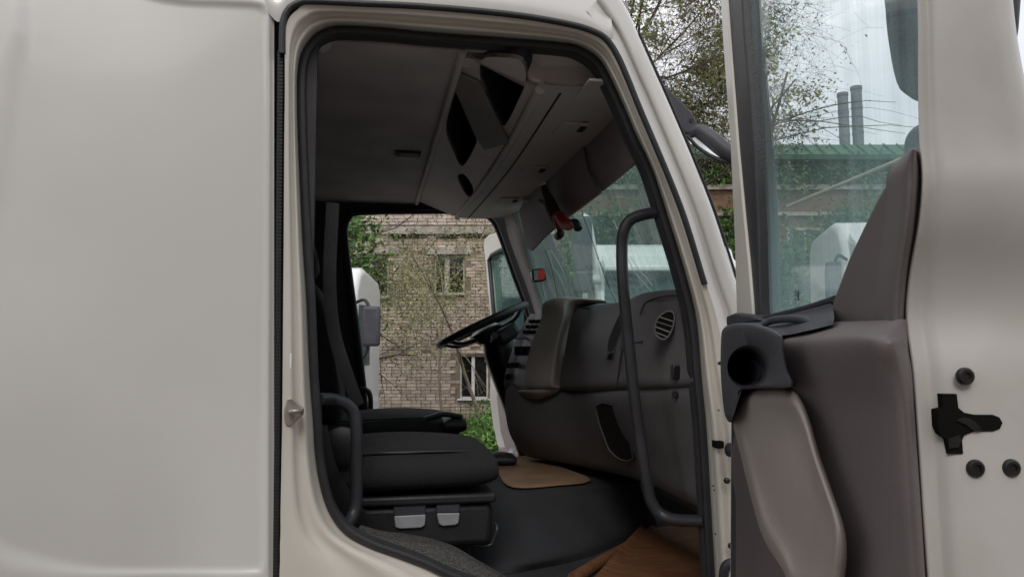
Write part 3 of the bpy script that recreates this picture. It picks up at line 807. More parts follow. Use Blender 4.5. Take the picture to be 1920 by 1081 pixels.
# ribbed rubber step edge
rows = [P3([(640, 992, 1.80), (680, 1018, 1.80), (740, 1040, 1.80), (800, 1064, 1.80), (850, 1090, 1.80), (920, 1115, 1.80)]),
        P3([(665, 990, 1.84), (700, 1010, 1.84), (760, 1030, 1.84), (815, 1052, 1.84), (865, 1080, 1.84), (940, 1110, 1.84)]),
        P3([(680, 992, 1.9), (715, 1001, 1.9), (770, 1008, 1.9), (830, 1022, 1.9), (890, 1052, 1.9), (960, 1092, 1.9)]),
        P3([(700, 1003, 2.02), (745, 1003, 2.02), (800, 1008, 2.02), (855, 1025, 2.02), (910, 1060, 2.02), (980, 1100, 2.02)])]
rows.append([p + V((0, .12, -.05)) for p in rows[-1]])
STP = surf('step_edge', rows, 'carpet', T, nu=5, nv=4)
ra, rb = cat(rows[1], 22), cat(rows[2], 22)
rv, rf = [], []
for a, b in zip(ra, rb):
    p, q = a.lerp(b, .55), b + V((0, .02, .001))
    vv, ff = tube_geo([p + V((0, 0, .002)), (p + q) / 2 + V((0, 0, .006)), q + V((0, 0, .002))], .0022, 4)
    k = len(rv); rv += vv; rf += [tuple(i + k for i in f) for f in ff]
rr = mk('step_rib', rv, rf, 'carpet', STP); rr['kind'] = 'stuff'

# ================================================================== PASSENGER DOOR (open, hinged on the front pillar)
TH = math.radians(77)
HG = V((.845, 1.69, 0))
de = V((-math.cos(TH), -math.sin(TH), 0))          # hinge -> free edge
dn = V((-math.sin(TH), math.cos(TH), 0))           # towards the inner side
def onDoor(px, py, t): return onP(px, py, HG + dn * t, dn)
PD = prism('passenger_door', [onDoor(x, y, .03) for x, y in ((1372, 640), (1424, 604), (1560, 566), (1700, 520), (1712, 700), (1735, 1100), (1745, 1300), (1368, 1300))], dn * -.035, 'white_paint', T)
prism('door_frame', [onDoor(x, y, .045) for x, y in ((1347, -60), (1358, -60), (1366, 60), (1382, 270), (1394, 400), (1404, 500), (1409, 560), (1411, 592), (1381, 606), (1380, 560), (1377, 450), (1369, 270), (1356, 90))], dn * -.05, 'jamb_paint', PD, bevel=.004)
prism('glass_channel', [onDoor(x, y, .04) for x, y in ((1359, -60), (1387, -60), (1394, 60), (1413, 270), (1421, 430), (1424, 560), (1426, 601), (1413, 600), (1408, 540), (1395, 400), (1383, 270), (1367, 60))], dn * -.04, 'rubber', PD, bevel=.004)
tube('channel_lip', [onDoor(x, y, .036) for x, y in ((1388, -60), (1395, 60), (1414, 270), (1422, 430), (1426, 598))], .0035, 'mirror_plastic', PD, n=4)
GL = prism('door_glass', [onDoor(x, y, .022) for x, y in ((1383, -70), (1760, -70), (1760, 300), (1720, 560), (1560, 580), (1420, 612))], dn * -.005, 'door_glass', PD)

for k, (x0, y0, x1, y1) in enumerate(((1489, 545, 1494, 547), (1490, 549, 1499, 551), (1489, 553, 1495, 555), (1496, 544, 1498, 563), (1490, 559, 1493, 562))):
    prism('glass_mark', [onDoor(x, y, .0235) for x, y in ((x0, y0), (x1, y0), (x1, y1), (x0, y1))], dn * .0006, 'crack_dark', GL)
tube('glass_seal', [onDoor(x, y, .04) for x, y in ((1426, 599), (1480, 586), (1520, 576), (1566, 561))], .006, 'rubber', PD, n=3)
# trim: upper wedge
wd = cat([onDoor(x, y, .052) for x, y in ((1556, 574), (1561, 556), (1573, 523), (1590, 477), (1612, 430), (1640, 372), (1666, 325), (1683, 294), (1696, 279), (1711, 273), (1723, 281), (1728, 300), (1728, 330), (1724, 420), (1706, 520), (1700, 600), (1702, 640), (1560, 640))], 1, True)
prism('trim_wedge', wd, dn * -.04, 'door_mauve', PD, bevel=.010, seg=4)
# vertical grip-like swelling along the wedge's rear edge
rows = []
for dx, t in ((-62, .051), (-48, .063), (-28, .072), (-10, .066), (1, .045)):
    rows.append([onDoor(1711 + (dx + 28) * .3, 280 + abs(dx + 25) * .12, t)] + [onDoor(x + dx, y, t) for x, y in ((1726, 325), (1724, 370), (1718, 430), (1705, 515), (1699, 590), (1701, 640))])
surf('trim_edge', rows, 'door_mauve', PD, nu=4, nv=4)
# trim: ledge and lower panel
def DR(l): return [onDoor(*p) for p in l]
rows = [DR([(1462, 622, .05), (1520, 610, .052), (1565, 603, .056), (1630, 601, .064), (1690, 598, .07), (1702, 600, .05)]),
        DR([(1464, 626, .07), (1525, 617, .075), (1575, 611, .08), (1640, 610, .085), (1688, 612, .078), (1703, 615, .05)]),
        DR([(1466, 634, .098), (1530, 630, .105), (1590, 628, .108), (1650, 630, .105), (1690, 632, .085), (1704, 635, .05)]),
        DR([(1468, 650, .112), (1535, 650, .116), (1600, 650, .114), (1655, 652, .108), (1692, 655, .085), (1706, 660, .05)]),
        DR([(1474, 700, .112), (1540, 700, .112), (1600, 700, .108), (1660, 700, .102), (1697, 700, .085), (1713, 700, .05)]),
        DR([(1440, 760, .106), (1520, 760, .104), (1595, 760, .10), (1665, 760, .096), (1703, 760, .085), (1716, 760, .05)]),
        DR([(1376, 820, .09), (1480, 820, .098), (1590, 820, .098), (1668, 820, .095), (1707, 820, .085), (1720, 820, .05)]),
        DR([(1374, 950, .085), (1480, 950, .095), (1590, 950, .097), (1674, 950, .095), (1716, 950, .085), (1729, 950, .05)]),
        DR([(1372, 1130, .085), (1480, 1130, .093), (1590, 1130, .095), (1680, 1130, .093), (1727, 1130, .085), (1740, 1130, .05)]),
        DR([(1370, 1300, .085), (1480, 1300, .093), (1590, 1300, .095), (1680, 1300, .093), (1735, 1300, .085), (1748, 1300, .05)])]
surf('trim_panel', rows, 'door_mauve', PD, nu=4, nv=4)
# hinge-side edge of the trim
prism('trim_side', [onDoor(x, y, .086) for x, y in ((1371, 740), (1380, 740), (1380, 1300), (1368, 1300))], dn * -.06, 'dark_trim', PD, bevel=.004)
# pale pocket panel
pp = [(1384, 731), (1430, 726), (1484, 729), (1513, 772), (1536, 850), (1562, 925), (1582, 985), (1588, 1030), (1584, 1080), (1570, 1130), (1500, 1130), (1470, 1072), (1432, 1010), (1410, 940), (1388, 850), (1373, 782)]
pc = cat([V((x, y, 0)) for x, y in pp], 3, True)
ctr = V((1470, 880, 0))
def shrink(k, t): return [onDoor(*(ctr.lerp(p, k)).xy, t) for p in pc]
rings = [shrink(1, .085), shrink(1, .108), shrink(.985, .115), shrink(.94, .123), shrink(.88, .128), shrink(.82, .1285), shrink(.76, .1265), shrink(.68, .1245), shrink(.5, .124), shrink(.3, .126), shrink(.02, .126)]
n_ = len(rings[0]); vs = [p for r in rings for p in r]
fs = [(i * n_ + j, i * n_ + (j + 1) % n_, (i + 1) * n_ + (j + 1) % n_, (i + 1) * n_ + j) for i in range(len(rings) - 1) for j in range(n_)] + [tuple((len(rings) - 1) * n_ + j for j in range(n_))]
mk('door_pocket', vs, fs, 'door_beige', PD, smooth=True)
# black handle unit with round recess
bu = [(1352, 634), (1356, 616), (1372, 607), (1402, 605), (1432, 611), (1466, 628), (1470, 660), (1477, 695), (1487, 724), (1440, 727), (1388, 731), (1377, 762), (1371, 791), (1360, 780), (1354, 740), (1351, 690)]
bc = cat([V((x, y, 0)) for x, y in bu], 3, True)
c2 = V((1405, 688, 0))
def shr(k, t, c=c2): return [onDoor(*(c.lerp(p, k)).xy, t) for p in bc]
def circ(r, t): return [onDoor(c2.x + r * .95 * (p - c2).normalized().x, c2.y + r * .95 * (p - c2).normalized().y, t) for p in bc]
rings = [shr(1, .04), shr(1, .135), shr(.985, .142), shr(.95, .146), shr(.88, .147), circ(44, .143), circ(40, .13), circ(34, .105), circ(30, .095), circ(4, .093)]
n_ = len(rings[0]); vs = [p for r in rings for p in r]
fs = [(i * n_ + j, i * n_ + (j + 1) % n_, (i + 1) * n_ + (j + 1) % n_, (i + 1) * n_ + j) for i in range(len(rings) - 1) for j in range(n_)] + [tuple((len(rings) - 1) * n_ + j for j in range(n_))]
HU = mk('handle_unit', vs, fs, 'slate_plastic', PD, smooth=True, auto=70)
tube('speaker_ring', [onDoor(1401 + 25 * math.cos(a), 699 + 25 * math.sin(a), .104) for a in (2 * math.pi * k / 24 for k in range(24))], .0018, 'rubber', HU, seg=5, closed=True)
tr_ = cat([onDoor(x, y, .062) for x, y in ((1392, 608), (1430, 600), (1500, 584), (1556, 569), (1563, 580), (1563, 600), (1556, 607), (1500, 620), (1464, 628), (1428, 613))], 2, True)
TRY = surf('door_tray', [DR([(1392, 606, .06), (1430, 599, .045), (1500, 583, .045), (1558, 568, .046)]), DR([(1400, 607, .09), (1440, 604, .06), (1505, 592, .055), (1563, 582, .056)]), DR([(1410, 607, .12), (1450, 612, .085), (1510, 605, .08), (1564, 598, .08)]), DR([(1432, 611, .14), (1464, 628, .105), (1512, 620, .1), (1562, 608, .085)])], 'slate_plastic', PD, nu=5, nv=5)
tube('tray_grip', [onDoor(x, y, t) for x, y, t in ((1432, 606, .095), (1450, 600, .085), (1480, 597, .08), (1510, 600, .075), (1520, 603, .07))], .006, 'slate_plastic', PD, seg=8, n=4)
prism('tray_corner', [onDoor(x, y, .06) for x, y in ((1361, 592), (1376, 586), (1406, 590), (1424, 600), (1395, 608), (1362, 612))], dn * -.04, 'slate_plastic', PD, bevel=.005)
# free edge with the latch
S0 = (onDoor(1717.5, 780, .05) - HG).dot(de) + .011
def onEdge(px, py, ds, s0=None): return onP(px, py, HG + de * ((S0 if s0 is None else s0) + ds), de)
lv = [(-60, 1719, 1894), (60, 1722, 1906), (160, 1722, 1924), (270, 1724, 1950), (340, 1728, 1965), (420, 1721, 1975), (520, 1703, 1985), (600, 1698, 1995), (700, 1711, 2005), (850, 1722, 2010), (960, 1729, 2015), (1130, 1741, 2025), (1300, 1750, 2030)]
rows = []
for k, (fr_, ds) in enumerate(((0, -.05), (.0, .001), (.05, .003), (.10, .001), (.16, .006), (.24, .010), (.5, .012), (.72, .010), (.86, .006), (.97, -.004), (1.0, -.03))):
    rows.append([onEdge(a + (b - a) * fr_, y, ds, (onDoor(a, y, .05) - HG).dot(de) + .011) for y, a, b in lv])
surf('door_edge', rows, 'edge_paint', PD, nu=4, nv=3)
# latch opening as a raised black plate, its shade painted; claw, screws
lo_ = [(1767, 738), (1794, 738), (1797, 764), (1808, 773), (1828, 777), (1862, 777), (1874, 782), (1880, 792), (1875, 803), (1862, 808), (1826, 808), (1808, 815), (1804, 825), (1806, 850), (1778, 850), (1774, 823), (1764, 814), (1759, 800), (1758, 768), (1768, 764)]
LO = prism('latch_hole_shade', [onEdge(x, y, .0135) for x, y in lo_], de * -.03, 'hole_shade', PD)
prism('latch_claw', cat([onEdge(x, y, .015) for x, y in ((1795, 788), (1810, 782), (1828, 790), (1842, 806), (1826, 807), (1812, 796))], 2, True), de * -.002, 'bolt', LO)
prism('latch_claw', [onEdge(x, y, .015) for x, y in ((1778, 822), (1800, 815), (1803, 824), (1798, 838), (1780, 840))], de * -.002, 'bolt', LO)
for x, y in ((1808, 705), (1827, 877), (1894, 876)):
    sc_ = lathe('latch_screw', onEdge(x, y, .0125), de, [(.0092, 0), (.0092, .003), (.0072, .0055), (.0045, .0055), (.0042, .0035)], 'bolt', PD, seg=16)
# hinge knuckle low on the pillar
tube('hinge_arm', [onY(*p) for p in ((1356, 1110, 1.68), (1358, 1070, 1.66), (1368, 1056, 1.65), (1392, 1054, 1.64))], .012, 'slate_plastic', PD, seg=8, n=4)
# exterior mirrors carried by the door, outside the glass
for pts in (((1652, -90), (1655, 20), (1662, 90), (1676, 160), (1694, 182), (1718, 193), (1760, 190), (1790, 120), (1790, -90)), ((1690, 285), (1694, 255), (1706, 238), (1722, 232), (1790, 230), (1800, 330), (1700, 340))):
    mh = prism('wing_mirror', cat([onP(x, y, HG - dn * .16, dn) for x, y in pts], 3, True), dn * -.09, 'mirror_plastic', PD, bevel=.02, seg=4)
    g_ = [onP(x, y, HG - dn * .158, dn) for x, y in pts]
tube('mirror_post', [onP(1740, -90, HG - dn * .19, dn), onP(1745, 500, HG - dn * .19, dn), onP(1745, 640, HG - dn * .03, dn)], .015, 'mirror_plastic', PD, seg=8, n=5)
# ---- kerb mirror and its arm on the front pillar
ka = prism('kerb_mirror_bracket', cat([onP(x, y, onY(1280, 220, 1.86), V((0, 1, 0))) for x, y in ((1244, 160), (1262, 174), (1290, 202), (1304, 220), (1308, 232), (1303, 240), (1288, 252), (1275, 235), (1258, 200))], 2, True), (0, .05, 0), 'mirror_plastic', T, bevel=.006)
lathe('bracket_screw', onY(1296, 226, 1.86), (0, -1, 0), [(.006, 0), (.006, .002)], 'rubber', ka, seg=10)
tube('kerb_mirror_arm', [onY(*p) for p in ((1290, 250, 1.87), (1310, 246, 1.86), (1335, 262, 1.84), (1362, 284, 1.82), (1400, 304, 1.8))], [.012, .02, .023, .022, .02], 'mirror_plastic', ka, seg=12, n=5)
rows = []
for k in range(7):
    q = k / 6
    rows.append([onY(1288 + 14 * q, 254 + 2 * q, 1.82 + .16 * q), onY(1310 + 6 * q, 277 - 12 * q, 1.82 + .16 * q), onY(1340, 296 - 22 * q, 1.82 + .16 * q), onY(1375, 306 - 28 * q, 1.82 + .16 * q), onY(1410, 310 - 30 * q, 1.82 + .16 * q)])
surf('kerb_mirror', rows, 'chrome', ka, nu=3, nv=1, solid=.004)
tube('kerb_mirror_rim', rows[0], .005, 'mirror_plastic', ka, n=4, seg=6)

# ================================================================== DRIVER'S DOOR, far side, open
TH2 = math.radians(84)
H2 = V((.84, 4.02, 0))
ge = V((-math.cos(TH2), math.sin(TH2), 0))
gn = V((-math.sin(TH2), -math.cos(TH2), 0))
def onFar(px, py, t=0): return onP(px, py, H2 + gn * t, gn)
ol = [(907, 462), (908, 448), (916, 440), (935, 434), (975, 427), (982, 440), (1000, 700), (1000, 890), (965, 880), (945, 860), (932, 832), (924, 795), (918, 745), (920, 690), (922, 630), (916, 560), (911, 500)]
gh = [(917, 488), (922, 478), (940, 468), (968, 460), (976, 480), (984, 560), (988, 650), (960, 652), (932, 645), (927, 600), (921, 530)]
FD = prism('driver_door', [onFar(x, y) for x, y in ol], gn * -.06, 'jamb_paint', T, holes=[[onFar(x, y) for x, y in gh]], bevel=.006)
tube('glass_seal', [onFar(x, y, .006) for x, y in gh], .014, 'rubber', FD, seg=8, closed=True)
prism('door_glass', [onFar(x, y, -.02) for x, y in gh], gn * -.005, 'far_glass', FD)
prism('door_trim', [onFar(x, y, .03) for x, y in ((930, 740), (950, 712), (985, 705), (994, 720), (994, 878), (968, 872), (948, 845), (938, 810))], gn * -.03, 'far_trim', FD, bevel=.01)
prism('door_bin', [onFar(x, y, .07) for x, y in ((933, 838), (960, 845), (985, 852), (985, 870), (938, 862))], gn * -.06, 'far_trim', FD, bevel=.008)
mo = prism('wing_mirror', cat([onFar(x, y, -.16) for x, y in ((938, 600), (936, 575), (945, 562), (965, 555), (1000, 552), (1000, 640), (942, 640))], 2, True), gn * -.09, 'mirror_plastic', FD, bevel=.015, seg=3)

# ================================================================== LOOSE THINGS IN THE CAB
toy = thing('hanging_toy', 'small red legged toy with black boots hanging below the sun visor', 'toy', onX(1030, 370, XV - .03))
XT = XV - .035
tube('toy_body', [onX(*p, XT) for p in ((1020, 352), (1028, 372), (1036, 392), (1044, 410))], [.012, .02, .026, .022], 'red_dark', toy, seg=10, n=4)
tube('toy_head', [onX(*p, XT) for p in ((1012, 378), (1020, 382), (1030, 390), (1026, 400))], [.01, .014, .014, .008], 'visor_grey', toy, seg=8, n=3)
for a in (((1044, 404), (1050, 418), (1051, 431)), ((1048, 404), (1062, 420), (1077, 419))):
    tube('leg', [onX(*p, XT) for p in a], [.019, .022, .014], 'red_toy', toy, seg=10, n=4)
tube('boot', [onX(*p, XT) for p in ((1051, 430), (1051, 438), (1046, 443))], [.013, .015, .015], 'rubber', toy, seg=10, n=3)
tube('boot', [onX(*p, XT) for p in ((1077, 416), (1082, 421), (1084, 429))], [.013, .015, .014], 'rubber', toy, seg=10, n=3)

bm_ = cat([onZ(x, y, TZ + .004) for x, y in ((934, 868), (938, 895), (952, 911), (985, 915), (1040, 911), (1108, 902), (1060, 880), (1020, 862), (985, 856))], 3, True)
o = prism('floor_mat', bm_, (0, 0, .007), 'mat_brown', None, bevel=.002)
tag(o, 'brown mat lying on the engine tunnel beside the seat', 'mat')
q00, q10, q11, q01 = onZ(1200, 1003, FZ), onZ(1330, 985, FZ), onZ(1375, 1180, FZ), onZ(1075, 1150, FZ)
vs, fs = [], []
for i in range(31):
    for j in range(25):
        u_, v_ = j / 24, i / 30
        p = (q00.lerp(q10, u_)).lerp(q01.lerp(q11, u_), v_)
        wv_ = .002 * math.sin(u_ * 7 + v_ * 4) * math.sin(v_ * 4 + 1) + .0006 * math.sin(u_ * 19 - v_ * 9)
        ed = .016 * math.exp(-(u_ / .07) ** 2)
        vs.append(p + V((0, 0, .016 + wv_ + ed)))
for i in range(30):
    for j in range(24):
        fs.append((i * 25 + j, i * 25 + j + 1, (i + 1) * 25 + j + 1, (i + 1) * 25 + j))
o = mk('floor_sheet', vs, fs, 'lino', None, smooth=True, solid=.004)
tag(o, 'orange brown wood look floor sheet lying in the passenger footwell', 'floor sheet')
ft = [onZ(x, y, FZ + .012) for x, y in ((1075, 1085), (1130, 1050), (1180, 1020), (1225, 990))]
o = tube('rolled_edge', ft, [.02, .018, .014, .01], 'lino', None, n=5, seg=8)
tag(o, 'rolled brown cloth strip along the foot of the engine tunnel', 'cloth')
sp_ = onZ(945, 872, TZ + .012)
sh = pad('slipper', sp_.x - .09, sp_.x + .05, sp_.y - .02, sp_.y + .09, TZ + .012, TZ + .05, 'rubber', None, rx=.03, crown=.012)
tag(sh, 'black slipper lying on the brown mat near the driver door', 'slipper')
bt = thing('bottle', 'bottle with a dark blue cap behind the driver seat cushion', 'bottle', onY(760, 800, 3.75))
lathe('bottle_body', onY(760, 800, 3.75) + V((0, 0, -.16)), (0, 0, 1), [(.03, 0), (.032, .05), (.032, .14), (.018, .18)], 'lens', bt)
lathe('bottle_cap', onY(760, 781, 3.75), (0, 0, 1), [(.02, -.01), (.02, .03), (.016, .034)], 'blue_cap', bt)
pc0 = onFar(965, 853, .05)
random.seed(3)
bmp = bmesh.new(); bmesh.ops.create_icosphere(bmp, subdivisions=2, radius=.05)
for v in bmp.verts: v.co *= random.uniform(.6, 1.15); v.co.z *= .8
me = bpy.data.meshes.new('crumpled_paper'); bmp.to_mesh(me); bmp.free(); me.materials.append(MATS['paper'])
o = bpy.data.objects.new('crumpled_paper', me); o.location = pc0; COL.objects.link(o)
tag(o, 'crumpled white paper in the bin of the far driver door', 'paper')
bmp = bmesh.new(); bmesh.ops.create_icosphere(bmp, subdivisions=3, radius=.045)
for v in bmp.verts: v.co *= random.uniform(.8, 1.1); v.co.z *= .5
me = bpy.data.meshes.new('orange_rag'); bmp.to_mesh(me); bmp.free(); me.materials.append(MATS['orange_cloth'])
o = bpy.data.objects.new('orange_rag', me); o.location = onY(1274, 547, 1.96) + V((.03, 0, -.005)); COL.objects.link(o)
tag(o, 'orange brown rag on top of the dashboard near the pillar', 'rag')

# ================================================================== LEFT BRICK BUILDING
DW = 20.0
def wp(px, py, b=0.0):
    """point of the facade plane under this pixel, moved b metres out of the wall"""
    p = atD(px, py, DW); return p - fh * b
def wa(a, z, b=0.0):
    return V((CAM.x, CAM.y, 0)) + fh * (DW - b) + rt * a + V((0, 0, z))
def az(px, py):
    p = wp(px, py) - CAM; return p.dot(rt), p.z + CAM.z
BL = thing('brick_building', 'pale brown brick building with white framed windows behind the trucks', 'building', wa(-3, 0))
a0, a1 = az(480, 500)[0], az(1040, 500)[0]
ZT = 8.6
wins = [((675, 478), (728, 556), 'old', (694,)), ((814, 478), (871, 551), 'old', (838,)), ((862, 665), (915, 747), 'new', (887,)), ((700, 668), (655, 747), 'skip', ())]
wins = [w for w in wins if w[2] != 'skip']
wr_ = []
for (x0, y0), (x1, y1), kind, mul in wins:
    A0, Z1 = az(x0, y0); A1, Z0 = az(x1, y1)
    wr_.append((A0, A1, Z0, Z1, kind, [az(m, y0)[0] for m in mul]))
holes = [[wa(p[0], p[2]), wa(p[1], p[2]), wa(p[1], p[3]), wa(p[0], p[3])] for p in wr_]
prism('wall', [wa(a0, 0), wa(a1, 0), wa(a1, ZT), wa(a0, ZT)], fh * .35, 'mortar', BL, holes=holes)
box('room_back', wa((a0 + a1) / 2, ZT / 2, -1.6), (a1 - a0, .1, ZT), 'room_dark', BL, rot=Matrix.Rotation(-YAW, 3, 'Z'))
box('roof', wa((a0 + a1) / 2, ZT + .12, -3.0), (a1 - a0 + .4, 7.4, .24), 'concrete', BL, rot=Matrix.Rotation(-YAW, 3, 'Z'))
RW = Matrix.Rotation(-YAW, 3, 'Z')
zl = [az(800, y)[1] for y in (463, 477, 425, 440)]        # lintel top, bottom; band top, bottom
for (x0, x1) in ((655, 748), (798, 886)):
    A0, A1 = az(x0, 470)[0], az(x1, 470)[0]
    box('lintel', wa((A0 + A1) / 2, (zl[0] + zl[1]) / 2, .005), (A1 - A0, .09, zl[0] - zl[1]), 'concrete', BL, rot=RW, bevel=.01)
box('concrete_band', wa((a0 + a1) / 2, (zl[2] + zl[3]) / 2, .02), (a1 - a0, .12, zl[2] - zl[3]), 'concrete', BL, rot=RW, bevel=.015)
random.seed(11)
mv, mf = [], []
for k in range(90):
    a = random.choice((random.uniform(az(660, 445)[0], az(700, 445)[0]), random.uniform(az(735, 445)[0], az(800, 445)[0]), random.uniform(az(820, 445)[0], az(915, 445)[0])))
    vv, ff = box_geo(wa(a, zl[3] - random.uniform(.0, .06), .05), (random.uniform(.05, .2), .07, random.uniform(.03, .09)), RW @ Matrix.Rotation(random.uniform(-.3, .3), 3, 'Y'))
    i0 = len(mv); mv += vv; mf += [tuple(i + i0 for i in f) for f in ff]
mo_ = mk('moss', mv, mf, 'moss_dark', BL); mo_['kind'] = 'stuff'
for A0, A1, Z0, Z1, kind, mul in wr_:
    m_ = 'window_white' if kind == 'new' else 'window_old'
    fwid = .045 if kind == 'new' else .05
    wv, wf = [], []
    root = None
    cxw, czw = (A0 + A1) / 2, (Z0 + Z1) / 2
    bars = [((cxw, Z0 + fwid / 2), (A1 - A0, fwid)), ((cxw, Z1 - fwid / 2), (A1 - A0, fwid)), ((A0 + fwid / 2, czw), (fwid, Z1 - Z0 - 2 * fwid)), ((A1 - fwid / 2, czw), (fwid, Z1 - Z0 - 2 * fwid))]
    wv, wf = [], []
    for (ac, zc), (wx, wz) in bars:
        vv, ff = box_geo(wa(ac, zc, -.14), (wx, .07, wz), RW); i0 = len(wv); wv += vv; wf += [tuple(i + i0 for i in f) for f in ff]
    WN = mk('window', wv, wf, m_, BL)
    edges = [A0] + mul + [A1]
    for mx_ in mul:
        box('mullion', wa(mx_, czw, -.125), (.085 if kind == 'new' else .13, .07, Z1 - Z0 - .02), m_, WN, rot=RW)
    for i in range(len(edges) - 1):
        vv = [wa(edges[i], Z0, -.15), wa(edges[i + 1], Z0, -.15), wa(edges[i + 1], Z1, -.15), wa(edges[i], Z1, -.15)]
        mk('pane', vv, [(0, 1, 2, 3)], 'pane_glass', WN, solid=.006)
    box('sill', wa(cxw, Z0 - .02, .03), (A1 - A0 + .12, .2, .04), 'window_white' if kind == 'new' else 'concrete', WN, rot=RW, bevel=.006)
# bricks
random.seed(5)
BLN, BH = .262, .0885
def brick_mesh(w, h, d, m, seed):
    rnd = random.Random(seed)
    vs, fs = box_geo((0, 0, 0), (w, d, h))
    vs = [v + V((rnd.uniform(-.005, .005), rnd.uniform(-.004, .004), rnd.uniform(-.004, .004))) for v in vs]
    me = bpy.data.meshes.new('brick'); me.from_pydata([tuple(v) for v in vs], [], fs); me.materials.append(MATS[m])
    return me
variants = {}
for m_ in ('brick', 'brick_pale'):
    for half in (0, 1):
        variants[(m_, half)] = [brick_mesh((BLN - .016) if not half else (BLN / 2 - .014), BH - .014, .09, m_, 100 + k + half * 10) for k in range(4)]
al, ar = az(600, 500)[0], az(1015, 500)[0]
cand = []
nz = int(ZT / BH)
for iz in range(nz):
    z = (iz + .5) * BH
    pale = z > zl[2]
    if zl[3] - BH * .3 < z < zl[2] + BH * .3: continue
    a = al + (BLN / 2 if iz % 2 else 0) + random.uniform(-.01, .01)
    while a < ar:
        half = (random.random() < (.04 if pale else .22))
        w = BLN / 2 if half else BLN
        c0, c1 = a, a + w
        a += w
        skip = False
        for A0, A1, Z0, Z1, kind, mul in wr_:
            if c1 > A0 + .02 and c0 < A1 - .02 and Z0 - .05 < z < Z1 + .03: skip = True
        for (x0, x1) in ((655, 748), (798, 886)):
            if zl[1] - .02 < z < zl[0] + .02 and c1 > az(x0, 470)[0] + .02 and c0 < az(x1, 470)[0] - .02: skip = True
        if skip or random.random() < .008: continue
        cand.append((c0, c1, z, half, pale))
def vis_score(c):
    ac = (c[0] + c[1]) / 2
    px = 960 + ac / DW * F; py = 650 - (c[2] - 2.2) / DW * F
    if 700 < px < 855 and 575 < py < 768: return 2
    if 735 < px < 905 and 400 < py < 770: return 1
    return 0
order = sorted(range(len(cand)), key=lambda i: (-vis_score(cand[i]), abs(cand[i][2] - 1.6)))
top300 = set(order[:300])
jv, jf = {'brick': [], 'brick_pale': []}, {'brick': [], 'brick_pale': []}
for i, (c0, c1, z, half, pale) in enumerate(cand):
    m_ = 'brick_pale' if pale else 'brick'
    me = random.choice(variants[(m_, 1 if half else 0)])
    pos = wa((c0 + c1) / 2, z, .012 + random.uniform(-.008, .008) - .035)
    rr_ = Matrix.Rotation(-YAW + random.uniform(-.02, .02), 3, 'Z') @ Matrix.Rotation(random.uniform(-.012, .012), 3, 'Y')
    if i in top300:
        o = bpy.data.objects.new('brick', me)
        o.matrix_basis = Matrix.Translation(pos) @ rr_.to_4x4()
        link(o, BL)
    else:
        i0 = len(jv[m_])
        jv[m_] += [rr_ @ v.co + pos for v in me.vertices]
        jf[m_] += [tuple(k + i0 for k in p.vertices) for p in me.polygons]
for m_ in jv:
    o = mk('brickwork', jv[m_], jf[m_], m_, BL); o['kind'] = 'stuff'

# ================================================================== RIGHT BUILDING, CHIMNEYS, POLE
def brick_tex_mat(name, c1, c2, mo):
    m = bpy.data.materials.new(name); m.use_nodes = True
    t = m.node_tree; b = t.nodes['Principled BSDF']; b.inputs['Roughness'].default_value = .9
    co = t.nodes.new('ShaderNodeTexCoord'); ma = t.nodes.new('ShaderNodeMapping'); ma.inputs['Rotation'].default_value = (math.pi / 2, 0, 0)
    br = t.nodes.new('ShaderNodeTexBrick'); br.inputs['Scale'].default_value = 1
    br.inputs['Brick Width'].default_value = .26; br.inputs['Row Height'].default_value = .08; br.inputs['Mortar Size'].default_value = .012
    br.inputs['Color1'].default_value = (*c1, 1); br.inputs['Color2'].default_value = (*c2, 1); br.inputs['Mortar'].default_value = (*mo, 1)
    n = t.nodes.new('ShaderNodeTexNoise'); n.inputs['Scale'].default_value = .7; n.inputs['Detail'].default_value = 8
    mi = t.nodes.new('ShaderNodeMixRGB'); mi.blend_type = 'MULTIPLY'; mi.inputs[0].default_value = .6
    t.links.new(co.outputs['Object'], ma.inputs[0]); t.links.new(ma.outputs[0], br.inputs['Vector']); t.links.new(co.outputs['Object'], n.inputs['Vector'])
    t.links.new(br.outputs['Color'], mi.inputs[1]); t.links.new(n.outputs['Color'], mi.inputs[2])
    bp = t.nodes.new('ShaderNodeBump'); bp.inputs['Strength'].default_value = .5; bp.inputs['Distance'].default_value = .02
    t.links.new(br.outputs['Fac'], bp.inputs['Height']); bp.invert = True; t.links.new(bp.outputs[0], b.inputs['Normal'])
    t.links.new(mi.outputs[0], b.inputs['Base Color'])
    MATS[name] = m
brick_tex_mat('brick_red', (.36, .2, .12), (.28, .14, .085), (.2, .16, .13))
D2 = 24.0
def wb(a, z, b=0.0): return V((CAM.x, CAM.y, 0)) + fh * (D2 - b) + rt * a + V((0, 0, z))
def az2(px, py):
    p = atD(px, py, D2) - CAM; return p.dot(rt), p.z + CAM.z
b0, b1 = az2(1065, 500)[0], az2(2250, 500)[0]
zr = az2(1500, 268)[1]
zb = [az2(1300, y)[1] for y in (268, 300, 345, 352, 395, 402)]
RB = thing('red_brick_building', 'long red brick building with green metal roof seen through the passenger door glass', 'building', wb((b0 + b1) / 2, 0))
bx_ = box('wall', (0, 0, 0), (b1 - b0, 8, zb[1]), 'brick_red', None)
bx_.location = wb((b0 + b1) / 2, zb[1] / 2, -4.0); bx_.rotation_euler = (0, 0, -YAW)
bx_.parent = RB; bx_.matrix_parent_inverse = RB.matrix_basis.inverted()
prism('roof', [wb(b0 - .3, zb[1] - .1, .5), wb(b0 - .3, zb[1] + .05, .55), wb(b0 - .3, zr, -.2), wb(b0 - .3, zr, -8), wb(b0 - .3, zb[1], -8)], rt * (b1 - b0 + .6), 'metal_green', RB)
